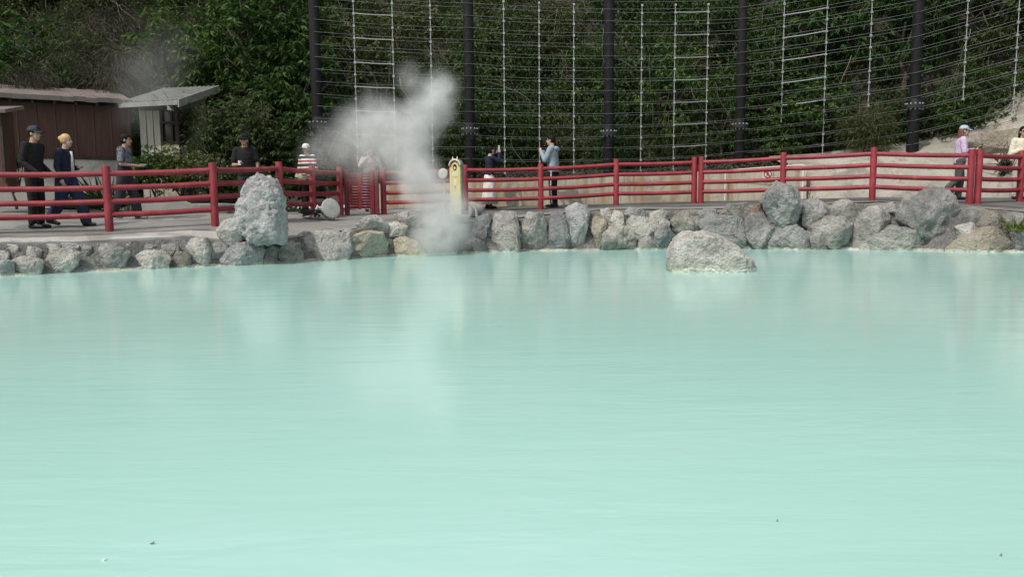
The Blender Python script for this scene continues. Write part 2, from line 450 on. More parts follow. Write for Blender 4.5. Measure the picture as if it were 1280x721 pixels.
def joints_build():
    M['joint'] = simple('dark_paving_joint', (0.045, 0.043, 0.04), .95, .3, 12)
    mb = MB()
    for t0, a, b, w in ((.62, -60, 268, .018), (.86, -60, 200, .012), (1.45, -60, 330, .02), (2.1, 60, 380, .016), (2.7, -60, 300, .014)):
        rings = []
        for px in range(a, b, 6):
            ye = edge(px).y; yf = I(YF, px); t = t0 + .05 * mn.noise(Vector((px * .02, t0 * 9, 0))) + .015 * mn.noise(Vector((px * .15, t0 * 9, 4)))
            Y = ye + (yf - ye) * t; p = gp(px, Y); p.z += .012 * mn.noise(p * .8) + .012
            rings.append([p - Vector((0, w, 0)), p + Vector((0, 0, .003)), p + Vector((0, w, 0))])
        mb.loft(rings, closed=False); 
    mb.f = [tuple(reversed(f)) for f in mb.f]
    tag(mb.build('paving_joints', M['joint'], smooth=True), kind='structure')
joints_build()

# mortared face of the pond wall behind the stones
def wall_build():
    def rows(px):
        yw = I(YW, px); e = edge(px); r = [at_z(px, yw - 0.05, -0.9), at_z(px, yw + 0.02, -0.05)]
        for t in (0.15, 0.3, 0.45, 0.6, 0.75, 0.9):
            r.append(at_z(px, yw + float(np.interp(px, [230, 320], [.07, .14])) + (e.y - yw - 0.13) * t, e.z * t))
        r.append(Vector((e.x, e.y + 0.03, e.z - 0.02)))
        return r
    offs = [(-.3, -.9), (-.25, -.05)] + [(-.2 + .2 * t, .5 * t) for t in (0.15, 0.3, 0.45, 0.6, 0.75, 0.9)] + [(0.02, .48)]
    rings = extra(offs, LEFT_X) + [rows(px) for px in range(-60, 1401, 5)] + extra(offs, RIGHT_X)
    out = []
    for r in rings:
        rr = []
        for i, p in enumerate(r):
            p = Vector(p)
            if 1 < i < len(r) - 1:
                p.y += 0.10 * mn.noise(p * 3.1) + 0.06 * mn.noise(p * 8.0)
            rr.append(p)
        out.append(rr)
    mb = MB().loft(out, closed=False); mb.f = [tuple(reversed(f)) for f in mb.f]
    o = mb.build('retaining_wall', M['mortar'], smooth=True)
    tag(o, 'low rough mortar wall along the far pond edge, set with grey boulders', 'wall')
wall_build()

# ------------------------------------------------------------------ boulders
CROP = {'A': (0, 180, 4.006), 'B': (120, 200, 4.506), 'C': (250, 180, 4.506), 'D': (370, 170, 4.506), 'E': (500, 180, 4.807),
        'F': (570, 220, 6.553), 'G': (700, 230, 7.213), 'H': (820, 210, 5.147), 'I': (930, 200, 5.544), 'J': (1100, 200, 5.544)}
def oct_(x0, y0, x1, y1):
    w, h = x1 - x0, y1 - y0; a = random.uniform(.18, .34); b = random.uniform(.18, .34); c = random.uniform(.2, .36); d = random.uniform(.15, .3)
    return [(x0 + a * w, y0), (x1 - b * w, y0 + .06 * h), (x1, y0 + c * h), (x1 - .03 * w, y1 - d * h), (x1 - a * w, y1), (x0 + d * w, y1), (x0, y1 - b * h), (x0 + .04 * w, y0 + c * h)]

ROCK_N = [0]
_ico_cache = {}
def ico(sub):
    if sub not in _ico_cache:
        bm = bmesh.new(); bmesh.ops.create_icosphere(bm, subdivisions=sub, radius=1)
        _ico_cache[sub] = (np.array([v.co[:] for v in bm.verts]), [tuple(v.index for v in f.verts) for f in bm.faces]); bm.free()
    return _ico_cache[sub]

def rock(label, poly, mat='rock', Y=None, D=None, rough=0.17, lean=0.22, sub=None, name='boulder', group='boulders along the pond edge', sink=True, boxy=0.5, grow=1.15, planes=12, knob=0.0):
    ROCK_N[0] += 1; sd_ = ROCK_N[0] * 7.31
    px = [p[0] for p in poly]; py = [p[1] for p in poly]
    cx, cy = (min(px) + max(px)) / 2, (min(py) + max(py)) / 2
    yw = I(YW, cx); e = edge(cx); pyw = hor(cx) + CZ / yw * 1000; pye = I(PE, cx)
    if Y is None:
        t = max(0, min(1, (pyw - cy) / max(5, pyw - pye)))
        Y = yw + 0.02 + t * (e.y - yw - 0.02)
    poly = [(cx + (x - cx) * grow, cy + (y - cy) * grow) for x, y in poly]
    pts = [at(x, y, Y) for x, y in poly]
    if sink:
        for i, (x, y) in enumerate(poly):
            if pyw - y < 5: pts[i].z -= 0.14
    c = at(cx, cy, Y)
    w = max(p.x for p in pts) - min(p.x for p in pts); h = max(p.z for p in pts) - min(p.z for p in pts)
    if D is None: D = max(0.10, min(0.42, 0.42 * min(w, h) + 0.05)) * (0.65 if cx < 245 else 1.2)
    # polar outline
    th = np.linspace(-PI, PI, 181); rad = []
    P2 = [(p.x - c.x, p.z - c.z) for p in pts]
    for a in th:
        dx, dz = math.cos(a), math.sin(a); best = 0.0
        for i in range(len(P2)):
            x1, z1 = P2[i]; x2, z2 = P2[(i + 1) % len(P2)]
            ex, ez = x2 - x1, z2 - z1; den = dx * ez - dz * ex
            if abs(den) < 1e-9: continue
            t = (x1 * ez - z1 * ex) / den; s = (x1 * dz - z1 * dx) / den
            if t > 0 and -1e-6 <= s <= 1 + 1e-6: best = max(best, t)
        rad.append(best if best > 0 else 0.05)
    rad = np.array(rad)
    big = max(w, h)
    if sub is None: sub = 5 if big > 0.42 else 4
    V, Fc = ico(sub)
    u, v, wv = V[:, 0], V[:, 2], V[:, 1]
    rho = np.sqrt(u * u + v * v); ang = np.arctan2(v, u)
    rr = np.interp(ang, th, rad)
    rs = np.power(np.clip(rho, 1e-6, 1), 0.66) * rr
    X = rs * np.cos(ang); Z = rs * np.sin(ang); Yd = np.sign(wv) * np.power(np.abs(wv), boxy) * D
    Yd = Yd + lean * Z
    co = np.stack([X, Yd, Z], 1)
    # planar chips cut from the front so that faces read as broken stone
    rnd = random.Random(int(sd_ * 100))
    for k in range(planes):
        n = Vector((rnd.uniform(-.8, .8), rnd.uniform(-1.2, -.5), rnd.uniform(-.55, .8))).normalized()
        nn = np.array(n[:]); pr = co @ nn; lim = pr.max() * rnd.uniform(0.55, 0.90)
        over = pr > lim
        co[over] -= np.outer((pr[over] - lim) * 0.93, nn)
    for ax_, full in ((0, w), (2, h)):      # keep the outline's size after chipping
        lo_, hi_ = co[:, ax_].min(), co[:, ax_].max(); co[:, ax_] = (co[:, ax_] - (lo_ + hi_) / 2) * full / (hi_ - lo_)
    amp = rough * min(w, h, 2 * D + .1)
    fr = 2.4 / max(0.18, min(w, h))
    out = []
    for i in range(len(co)):
        p = Vector(co[i]); q = p * fr + Vector((sd_, sd_ * .37, -sd_))
        nrm = Vector(V[i]); 
        d = mn.fractal(q, 0.9, 2.1, 5) * 0.30 + mn.fractal(q * 3.1, 0.8, 2.2, 4) * 0.26
        rdg = 1 - abs(mn.noise(q * 1.7)) * 2
        d += (rdg - 0.4) * 0.20
        if knob:
            q3 = Vector(co[i]) * 7.0 + Vector((sd_, 0, 0)) + mn.noise_vector(Vector(co[i]) * 6) * .5; dd = mn.voronoi(q3)[0][0]; p += nrm * knob * (math.sqrt(max(0, .8 - min(dd, .85) ** 2)) - .6)
            dd = mn.voronoi(q3 * 2.3 + Vector((0, sd_, 0)))[0][0]; p += nrm * knob * .4 * (math.sqrt(max(0, .8 - min(dd, .85) ** 2)) - .6)
        p += nrm * d * amp
        out.append(p)
    mb = MB().add(out, Fc)
    o = mb.build(name, M[mat], smooth=True); o.location = c
    tag(o, label, 'rock', group)
    return o

def T(k, pts):
    ox, oy, s = CROP[k]; return [(ox + x / s, oy + y / s) for x, y in pts]
def TB(k, x0, y0, x1, y1): return T(k, oct_(x0, y0, x1, y1))

ROCKS = [
 # left stretch of mortared wall
 ('rounded grey stone half cut by the left picture edge below the railing', TB('A', -30, 535, 38, 612), 'rock_pale'),
 ('pale low stone at the waterline in the far left corner of the pond', TB('A', -20, 605, 65, 660), 'rock_pale'),
 ('small upright grey stone just under the kerb near the left picture edge', TB('A', 20, 503, 82, 572), 'rock_pale'),
 ('oval grey stone under the kerb below the feet of the man in black', TB('A', 92, 513, 197, 582), 'rock_pale'),
 ('long flat pale stone at the waterline below the oval grey stone', TB('A', 62, 588, 204, 650), 'rock_pale'),
 ('pale round-topped stone under the kerb below the blond walker\'s rear foot', TB('A', 200, 500, 292, 562), 'rock_pale'),
 ('flat grey stone tucked under the kerb below the blond walker\'s front foot', TB('A', 290, 497, 388, 542), 'rock_pale'),
 ('wide rugged stone at the waterline under the two flat kerb stones', TB('A', 205, 545, 395, 628), 'rock_pale'),
 ('small dark stone under the kerb left of the first whole railing post', TB('A', 398, 508, 455, 565), 'rock_dark'),
 ('knobbly grey stone under the kerb straight below the first whole railing post', TB('A', 468, 500, 562, 575), 'rock'),
 ('dark round stone low in the wall right below the first whole railing post', TB('A', 498, 538, 640, 625), 'rock_dark'),
 ('small pale stone under the kerb just right of the first whole railing post', TB('A', 573, 494, 650, 548), 'rock_pale'),
 ('long pale half-dome stone at the waterline between the two left railing posts', TB('B', 222, 533, 405, 612), 'rock_pale'),
 ('small stone under the kerb above the pale half-dome stone', TB('B', 272, 472, 334, 528), 'rock'),
 ('dark slanting stone right of the pale half-dome stone, under the kerb', T('B', [(360, 485), (410, 468), (455, 485), (478, 530), (455, 562), (410, 560), (375, 520)]), 'rock_dark'),
 ('little brownish stone low at the waterline right of the slanting dark stone', TB('B', 438, 540, 532, 600), 'rock_tan'),
 ('upright pale stone at the end of the kerb, left of the white wedge rock', T('B', [(515, 520), (545, 475), (600, 470), (632, 520), (625, 580), (560, 600), (520, 590)]), 'rock_pale'),
 ('flat dark stone below the white wedge rock', T('C', [(50, 578), (100, 558), (160, 563), (178, 600), (115, 640), (55, 632)]), 'rock'),
 ('broad pale stone at the waterline in front of the tall standing rock', T('C', [(95, 680), (130, 640), (205, 585), (285, 578), (335, 620), (330, 672), (200, 688)]), 'rock_pale'),
 ('grey stone wedged low under the foot of the tall standing rock', TB('C', 318, 590, 430, 672), 'rock'),
 ('rounded stone at the waterline right of the tall standing rock\'s foot', T('C', [(418, 610), (475, 570), (540, 588), (566, 645), (525, 668), (430, 668)]), 'rock'),
 ('long pale boulder at the waterline below the white floodlight by the gate', T('D', [(15, 610), (110, 570), (200, 562), (270, 598), (292, 650), (272, 697), (60, 700), (15, 670)]), 'rock_pale'),
 ('flat ledge stone above the long pale boulder, below the floodlight', T('D', [(-10, 560), (60, 540), (190, 555), (215, 580), (160, 600), (20, 605)]), 'rock_pale'),
 ('small square stone between the long pale boulder and the yellow-stained rock', TB('D', 250, 525, 328, 608), 'rock'),
 ('white and yellow sulphur-stained rock at the waterline below the gate', T('D', [(298, 645), (330, 590), (385, 568), (470, 573), (498, 620), (492, 672), (400, 682), (308, 676)]), 'sulphur'),
 ('large pale boulder in front of the red slatted gate', T('D', [(348, 495), (400, 460), (450, 453), (503, 500), (503, 542), (440, 565), (368, 558)]), 'rock_pale'),
 ('low pale stone half in the steam right of the large gate boulder', T('D', [(498, 502), (560, 488), (622, 510), (604, 555), (520, 566)]), 'rock_pale'),
 ('flat-topped pale boulder behind the left side of the steam column', T('D', [(562, 442), (640, 428), (695, 440), (695, 505), (600, 500)]), 'rock_pale'),
 ('white crusted rock at the waterline at the left foot of the steam column', T('D', [(525, 685), (560, 600), (610, 592), (690, 635), (735, 685)]), 'sulphur'),
 ('grey rock inside the thickest steam at the waterline', T('E', [(150, 600), (220, 540), (300, 545), (340, 600), (330, 660), (160, 670)]), 'rock'),
 ('dim boulder high in the steam below the yellow signboard', T('E', [(120, 480), (200, 440), (290, 450), (320, 520), (240, 555), (140, 545)]), 'rock'),
 # centre stretch
 ('dark recessed boulder under the white hose right of the steam', T('F', [(165, 350), (262, 328), (282, 372), (252, 440), (240, 560), (170, 575), (118, 505)]), 'rock_dark'),
 ('low wet rock at the waterline below the dangling white hose', T('F', [(70, 575), (150, 540), (225, 575), (245, 620), (230, 645), (65, 645)]), 'rock'),
 ('large smooth slab-faced boulder below the woman in the white skirt', T('F', [(330, 352), (400, 335), (482, 345), (498, 450), (508, 615), (236, 622), (245, 560), (262, 465)]), 'rock'),
 ('square-faced boulder with small white spots, left of the narrow pointed stone', T('F', [(590, 345), (700, 343), (732, 420), (744, 560), (722, 612), (542, 612), (528, 480)]), 'rock'),
 ('narrow tall stone tapering to the top below the man in the hoodie', T('F', [(780, 340), (850, 330), (884, 380), (935, 602), (778, 606), (768, 500)]), 'rock'),
 ('pale egg-shaped boulder, wide at its top, right of the narrow tall stone', T('G', [(66, 270), (150, 222), (242, 250), (264, 300), (238, 420), (202, 545), (108, 545), (72, 430)]), 'rock_pale'),
 ('tan skull-shaped upright stone right of the egg-shaped boulder', T('G', [(276, 370), (330, 333), (402, 368), (408, 410), (388, 545), (340, 555), (298, 470), (278, 420)]), 'rock_tan'),
 ('small stone under the kerb above the tan skull-shaped stone', T('G', [(368, 242), (440, 222), (462, 280), (442, 355), (378, 332)]), 'rock'),
 ('slanting pale stone just left of the big wedge-shaped boulder', T('G', [(447, 325), (500, 248), (562, 268), (578, 370), (542, 418), (442, 414)]), 'rock_pale'),
 ('blocky grey stone with a pale left end above the big wedge-shaped boulder', T('G', [(578, 255), (640, 213), (752, 240), (758, 292), (610, 318)]), 'rock'),
 ('big wedge-shaped grey boulder in the wall left of the pond rock', T('G', [(566, 414), (660, 298), (850, 328), (898, 390), (852, 484), (720, 494), (620, 434)]), 'rock'),
 ('long rectangular block at the waterline with a white crust along its foot', T('G', [(378, 430), (560, 418), (682, 440), (694, 480), (664, 590), (396, 590)]), 'rock'),
 ('dark flattish stone under the kerb above the little round pale stone', T('G', [(826, 262), (920, 233), (1012, 260), (1004, 312), (900, 334), (818, 312)]), 'rock'),
 ('little round pale stone right of the big wedge-shaped boulder', T('G', [(892, 352), (940, 318), (982, 345), (978, 402), (920, 414)]), 'rock_pale'),
 ('grey stone at the waterline just left of the pond rock', T('G', [(856, 480), (920, 413), (994, 430), (1004, 500), (964, 585), (846, 585)]), 'rock'),
 ('low stone at the waterline right of the long rectangular block', T('G', [(716, 532), (800, 498), (854, 520), (844, 592), (706, 594)]), 'rock'),
 ('tan rounded stone with a dark hollow above the left end of the pond rock', T('H', [(98, 342), (140, 298), (200, 283), (238, 330), (243, 390), (190, 414), (118, 404)]), 'rock_tan'),
 ('thin flat stone lying under the kerb by the double middle post', T('H', [(262, 285), (330, 262), (425, 270), (420, 318), (340, 325), (270, 318)]), 'rock'),
 ('small dark stone under the kerb just right of the tan hollow stone', T('H', [(235, 320), (285, 312), (300, 360), (280, 400), (240, 395)]), 'rock_dark'),
 ('blue-grey angular boulder under the kerb right of the double middle post', T('H', [(427, 302), (480, 238), (592, 230), (604, 300), (572, 348), (468, 333)]), 'rock_dark'),
 ('long two-toned boulder directly behind the pond rock', T('H', [(292, 382), (350, 328), (540, 348), (574, 400), (566, 500), (440, 470), (310, 420)]), 'rock'),
 ('smooth rounded grey boulder left of the rugged tall boulder\'s foot', T('H', [(577, 392), (620, 328), (700, 318), (744, 360), (734, 445), (640, 505), (578, 460)]), 'rock'),
 ('small reddish stone under the kerb left of the rugged tall boulder', T('H', [(605, 270), (660, 238), (700, 250), (705, 310), (640, 318), (608, 305)]), 'rock_red'),
 # right stretch
 ('low triangular boulder at the waterline in front of the rugged tall boulder', T('I', [(120, 600), (200, 520), (340, 473), (445, 540), (500, 612), (300, 618)]), 'rock'),
 ('grey boulder pressed against the right side of the rugged tall boulder', T('I', [(398, 305), (500, 278), (560, 300), (545, 400), (470, 488), (398, 450)]), 'rock'),
 ('cracked dark boulder under the kerb left of the right single post', T('I', [(606, 332), (690, 285), (765, 290), (834, 350), (814, 402), (740, 424), (606, 402)]), 'rock_dark'),
 ('broad pitted grey boulder at the waterline below the cracked dark boulder', T('I', [(476, 482), (600, 423), (765, 430), (786, 500), (725, 600), (620, 605), (486, 545)]), 'rock'),
 ('small low stone at the waterline left of the broad pitted boulder', T('I', [(455, 560), (520, 530), (600, 580), (620, 612), (480, 615)]), 'rock'),
 ('steep boulder leaning right below the right single post', T('I', [(838, 392), (920, 358), (1005, 380), (1030, 440), (920, 540), (850, 605), (784, 605), (800, 480)]), 'rock'),
 ('smooth whale-backed boulder at the waterline left of the two-toned giant boulder', T('J', [(-30, 570), (20, 530), (100, 488), (200, 508), (320, 575), (350, 620), (-20, 622)]), 'rock'),
 ('two-toned giant boulder with a dark right face below the right double post', T('J', [(165, 385), (230, 300), (350, 242), (470, 233), (540, 285), (558, 420), (505, 565), (420, 610), (330, 565), (220, 505), (165, 455)]), 'giant'),
 ('small stone under the kerb left of the two-toned giant boulder', T('J', [(10, 312), (90, 296), (135, 330), (110, 362), (40, 362)]), 'rock_dark'),
 ('tan cracked boulder right of the two-toned giant boulder, under a dark gap', T('J', [(696, 445), (780, 368), (852, 398), (876, 482), (790, 500), (718, 500)]), 'rock_tan'),
 ('pale speckled stone wedged at the right foot of the giant boulder', T('J', [(548, 462), (640, 438), (694, 470), (655, 525), (558, 536)]), 'rock_pale'),
 ('long low tan and grey boulder at the waterline in the right corner', T('J', [(505, 622), (640, 552), (760, 500), (872, 498), (934, 560), (938, 634), (700, 634)]), 'rock_tan'),
 ('dark stone under the kerb above the green weed tuft', T('J', [(862, 392), (930, 368), (1010, 380), (1010, 462), (878, 466)]), 'rock_dark'),
 ('dark stone behind the green weed tuft at the right picture edge', T('J', [(930, 480), (1010, 470), (1030, 620), (940, 625)]), 'rock_dark'),
]
M['standing'] = rock_mat('standing_rock_stone', (0.24, 0.23, 0.22), (0.51, 0.49, 0.472), (0.74, 0.72, 0.70), crust=False)
M['pond_rock'] = rock_mat('pond_rock_stone', (0.22, 0.214, 0.206), (0.44, 0.429, 0.415), (0.66, 0.645, 0.627), crust=2)
M['rock_white'] = rock_mat('white_rock', (0.26, 0.25, 0.24), (0.42, 0.405, 0.39), (0.57, 0.555, 0.53))
M['sulphur'] = rock_mat('sulphur_rock', (0.22, 0.20, 0.15), (0.42, 0.39, 0.31), (0.60, 0.57, 0.50))
M['rock_red'] = rock_mat('reddish_stone', (0.16, 0.105, 0.09), (0.27, 0.19, 0.165), (0.36, 0.29, 0.26))
M['giant'] = rock_mat('giant_boulder', (0.125, 0.121, 0.116), (0.285, 0.277, 0.267), (0.45, 0.439, 0.424))
for lab, poly, mt in ROCKS:
    big = lab.startswith('two-toned giant')
    rock(lab, poly, mt, D=0.5 if big else None, grow=1.04 if big else (1.04 if max(p_[0] for p_ in poly) < 255 else 1.14), rough=0.18 if big else 0.14)
# the rocks that stand on their own
rock('tall standing rock with a knobbly pale surface in front of the railing',
     T('C', [(322, 170), (362, 178), (408, 212), (446, 262), (464, 340), (476, 430), (490, 520), (482, 556), (400, 568), (300, 566), (252, 520), (226, 470), (213, 400), (212, 335), (230, 305), (240, 250), (268, 202), (294, 177)]),
     'standing', Y=13.75, D=0.38, rough=0.07, lean=0.24, planes=0, knob=.13, grow=.96, boxy=.7, sub=6, sink=False, name='standing_rock')
rock('white wedge-shaped rock at the left foot of the tall standing rock', T('C', [(98, 482), (130, 445), (185, 420), (217, 452), (228, 522), (206, 575), (150, 564), (108, 522)]), 'rock_white', Y=13.45, D=0.25, rough=0.06, sink=False)
rock('rugged tall boulder rising above the wall in front of the right middle post', T('I', [(138, 300), (190, 220), (250, 160), (330, 178), (392, 240), (398, 330), (388, 455), (300, 490), (205, 500), (168, 390)]), 'rock', Y=16.55, D=0.45, rough=0.2, grow=1.03, sub=6, sink=False)
rock('pale grey rock standing alone in the pond with a yellow crust round its foot', T('H', [(58, 640), (80, 540), (130, 450), (200, 408), (340, 408), (420, 438), (520, 500), (555, 560), (612, 590), (632, 640), (590, 690), (100, 690)]), 'pond_rock', Y=11.75, D=0.46, rough=0.12, planes=2, knob=.035, grow=.95, sub=6, lean=0.35, name='pond_rock', sink=False)

# ------------------------------------------------------------------ red railings
def yfence(px): return I(YF, px)
def post(mb, base, h=1.1, r=0.068):
    mb.lathe(base - Vector((0, 0, 0.05)), [(r, 0), (r, h + 0.035), (r * 0.93, h + 0.05)], 18)
RAIL_H = [0.97, 0.735, 0.50, 0.275]
GR = 'red pipe railings round the pond'
def shade_auto(o, ang=40):
    me = o.data; bm = bmesh.new(); bm.from_mesh(me)
    for e in bm.edges:
        if len(e.link_faces) == 2 and e.calc_face_angle(0) > R(ang): e.smooth = False
    bm.to_mesh(me); bm.free()

def railing(label, posts, lead=None, tail=None, h=1.1):
    root = empty('railing', posts[0], label, 'railing', GR)
    for b in posts:
        o = MB(); post(o, b, h); shade_auto(o.build('post', M['red'], root, smooth=True))
    line = ([lead] if lead is not None else []) + posts + ([tail] if tail is not None else [])
    for a, b in zip(line[:-1], line[1:]):
        for rh in RAIL_H:
            d = b - a
            pts = [a + d * (k / 6) + Vector((0, 0, rh * h / 1.1 - 0.012 * math.sin(PI * k / 6))) for k in range(7)]
            o = MB().tube(pts, 0.047, 12); shade_auto(o.build('rail', M['red'], root, smooth=True))
    return root
fp = lambda px: gp(px, yfence(px))
railing('red four-rail railing curving from the left edge past the standing rock to the gate', [fp(-16), fp(137), fp(269), fp(351), fp(392), fp(426)], lead=Vector((-10.5, 12.5, .5)))
railing('red four-rail railing between the gate and the double middle post', [fp(480), fp(582), fp(676), fp(770), fp(867.3)])
railing('red four-rail railing between the double middle post and the double post on the right', [fp(876), fp(978), fp(1090), fp(1211.5)])
pr = [at_z(1221.3, 16.45, .90), at_z(1274, 17.2, .90), at_z(1352, 18.0, .92)]
railing('short red railing bending away past the woman in sunglasses at the right edge', pr)

# gate: two slatted leaves between dark posts
def gate():
    a = fp(434) + Vector((0, 0.03, 0)); b = fp(467) + Vector((0, -0.1, 0))
    root = empty('gate', (a + b) / 2, 'narrow red slatted gate closing the gap between the two railings', 'gate')
    for p, w in ((a, .10), (b, .10), (b + Vector((.11, -.02, 0)), .09)):
        MB().box(p + Vector((0, 0, .5)), (w, w, 1.06)).build('post', M['red_dark'], root, bevel=.008)
    d = (b - a); L = d.length; u = d.normalized()
    rot = Matrix.Rotation(math.atan2(u.y, u.x), 3, 'Z')
    for s0, s1 in ((0.10, 0.47), (0.53, 0.92)):
        c0 = a + d * s0; c1 = a + d * s1; mid = (c0 + c1) / 2; ww = (c1 - c0).length
        lf = MB()
        for e in (c0, c1): lf.box(e + Vector((0, 0, .55)), (.035, .035, .84), rot)
        for k in range(13):
            lf.box(mid + Vector((0, 0, .18 + k * .064)), (ww - .036, .016, .052), rot @ Matrix.Rotation(R(25), 3, 'X'))
        lf.build('leaf', M['red'], root)
    return root
gate()

# ------------------------------------------------------------------ rockfall fence of pipes and cables
PX_P = [(397, 20.5, 5.37), (587, 21.13, 5.27), (761, 21.9, 5.27), (925, 22.7, 5.48), (1142, 21.0, 5.84)]
POLES = []
for px, Y, dz in PX_P:
    p = at(px, 150, Y); POLES.append(Vector((p.x, Y, CZ + dz)))
POLES.append(Vector((14.2, 18.85, 7.9)))
LV = 16; DZ = 0.30
def rock_fence():
    base = POLES[2] - Vector((0, 0, 4.8))
    root = empty('rockfall_fence', base, 'tall rockfall fence of black pipe posts strung with level steel cables', 'fence')
    hts = [155, 163, 166, 157, 132]
    for i, p in enumerate(POLES):
        zb = p.z - 5.3
        o = MB().lathe((p.x, p.y, zb), [(.15, 0), (.15, 1.3), (.133, 1.3), (.133, p.z + .05 - zb), (.12, p.z + .07 - zb)], 20)
        po = o.build('post', M['pipe'], root, smooth=True); shade_auto(po)
        fz = at(PX_P[i][0], hts[i], p.y).z if i < 5 else p.z - 3.2
        f = MB().lathe((p.x, p.y, fz - .03), [(.13, -.24), (.155, -.06), (.25, -.05), (.25, -.012), (.25, .012), (.25, .05), (.145, .06), (.132, .2)], 24)
        link('flange', f.mesh('flange', M['flange'], False), None).parent = po
        for k in range(12):
            a = 2 * PI * k / 12 + .2
            for s in (1, -1):
                q = Vector((p.x + .205 * math.cos(a), p.y + .205 * math.sin(a), fz - .03 + s * .065))
                bo = link('bolt', MB().lathe(q, [(.021, -.022), (.021, .022)], 6).mesh('bolt', M['bolt']), None); bo.parent = po
    for n in range(LV):
        for side in (-1, 1):
            pts = []
            for i, p in enumerate(POLES):
                a = POLES[max(i - 1, 0)]; b = POLES[min(i + 1, len(POLES) - 1)]
                t = (b - a); nrm = Vector((t.y, -t.x, 0)).normalized()      # towards the pond
                off = nrm * (.142 if side < 0 else -.142)
                q = p + off + Vector((0, 0, -n * DZ - (0 if side < 0 else 0.03)))
                if pts:
                    pr_ = pts[-1]; mid = (pr_ + q) / 2 - Vector((0, 0, .03 + .015 * math.sin(n * 2.1 + i)))
                    pts.append(mid)
                pts.append(q)
            fine = []
            for k in range(0, len(pts) - 2, 2):
                a, m_, b = pts[k:k + 3]
                for s in range(8):
                    t = s / 8; fine.append(a.lerp(b, t) - Vector((0, 0, ((a + b) / 2 - m_).z * 4 * t * (1 - t))))
            fine.append(pts[-1])
            MB().tube(fine, .005, 6).build('cable', M['cable'], root, smooth=True)
    # spacer rods, three to a bay, clipped to every rear cable
    rods = {}
    for i in range(len(POLES) - 1):
        a, b = POLES[i], POLES[i + 1]; t = (b - a); nrm = Vector((t.y, -t.x, 0)).normalized()
        for k, fr in enumerate((.25, .5, .75)):
            q = a.lerp(b, fr) - nrm * .115
            top = q + Vector((0, 0, -.14)); n1 = [14.6, 15.3, 15.2, 14.9, 12.9][min(i, 4)]
            if (i, k) in ((3, 0), (3, 2)): n1 = 11.7 if k == 0 else 11.1
            if (i, k) == (4, 0): n1 = 12.1
            if (i, k) == (4, 1): n1 = 14.8
            bot = q - Vector((0, 0, n1 * DZ))
            mb = MB().tube([top, bot], .011, 6)
            for n in range(0, int(n1) + 1):
                mb.box(q - Vector((0, 0, n * DZ + .06 + (0.1 if n == 0 else 0))) + nrm * .01, (.05, .045, .055))
            mb.build('spacer_rod', M['rod'], root); rods[i, k] = q
    for i, k0, k1, ns in ((0, 0, 1, (2, 4, 6, 8, 10, 12)), (2, 1, 2, (1, 3, 5, 7, 9, 11, 13)), (3, 0, 1, (2, 4, 6, 8, 10))):
        for n in ns:
            a = rods[i, k0] - Vector((0, 0, n * DZ + .05)); b = rods[i, k1] - Vector((0, 0, n * DZ + .05))
            MB().tube([a, (a + b) / 2 - Vector((0, 0, .012)), b], .0135, 6).build('spacer_bar', M['rod'], root)
rock_fence()

# ------------------------------------------------------------------ hill
def y0(x): return float(np.interp(x, [-30, -12, -7, -5, 8, 10.6, 14.6, 25], [23.2, 23.4, 23.4, 22.2, 23.4, 21.8, 19.7, 17]))
def z0(x): return float(np.interp(x, [-30, -7, -4, 3, 7, 10.6, 14.6, 25], [1.1, 1.1, 1.45, 1.5, 1.7, 2.15, 3.1, 5]))
def hz(x, y):
    d = y - y0(x)
    if d < 0: return z0(x) + d * 0.28
    s = z0(x) + float(np.interp(d, [0, 1.5, 5, 10, 16, 28, 50, 90], [0, .9, 4.3, 9.0, 14.0, 21, 26, 28]))
    return s + 0.5 * mn.noise(Vector((x * .35, y * .35, 0))) * min(1, d / 3)
def hill():
    xs = np.concatenate([np.linspace(-90, -32, 14), np.linspace(-30, 30, 91), np.linspace(32, 90, 14)])
    ds = np.concatenate([[-0.6, -.2, 0.2, .6], np.linspace(1, 20, 34), np.linspace(24, 90, 12)])
    v = []; 
    for d in ds:
        for x in xs:
            y = y0(x) + d; v.append((x, y, hz(x, y)))
    w = len(xs)
    f = [(j * w + i, j * w + i + 1, (j + 1) * w + i + 1, (j + 1) * w + i) for j in range(len(ds) - 1) for i in range(w - 1)]
    tag(MB().add(v, f).build('hill', M['soil'], smooth=True), kind='structure')
hill()

# low concrete wall behind the walk, and the bank of leaf litter above it
def low_wall():
    tops = [(440, 1.45), (580, 1.60), (700, 1.62), (800, 1.66), (868, 1.72), (950, 1.80), (1010, 1.85), (1060, 1.75)]
    rings = []
    for px in range(440, 1013, 8):
        yb = I(YB, px); zb = I(ZB, px); zt = I(tops, px)
        if px > 1010: zt = zt - (px - 1010) * .012
        rings.append([at_z(px, yb, zb - .1), at_z(px, yb + .03, zt - .015), at_z(px, yb + .045, zt), at_z(px, yb + .24, zt), at_z(px, yb + .26, zb - .1)])
    mb = MB().loft(rings, closed=True); o = mb.build('low_wall', M['tan_conc'])
    tag(o, 'low tan stained concrete wall at the back of the walk behind the middle railing', 'wall')
    rows = []
    for px in range(430, 1007, 8):
        yb = I(YB, px); zt = I(tops, px); X = at_z(px, yb, zt).x
        if px > 1010: zt = zt - (px - 1010) * .012
        r = []
        ye = y0(X) + 0.6; ze = hz(X, ye)
        for t in np.linspace(0, 1, 9):
            Y = yb + .2 + (ye - yb - .2) * t
            p = at_z(px, Y, zt - .04 + (ze + .05 - zt) * t)
            p.z += .06 * mn.noise(p * 2.5) * (1 if t > 0 else 0); r.append(p)
        rows.append(r)
    mb = MB().loft(rows, closed=False); mb.f = [tuple(reversed(f)) for f in mb.f]
    tag(mb.build('dirt_bank', M['soil'], smooth=True), kind='structure')
low_wall()

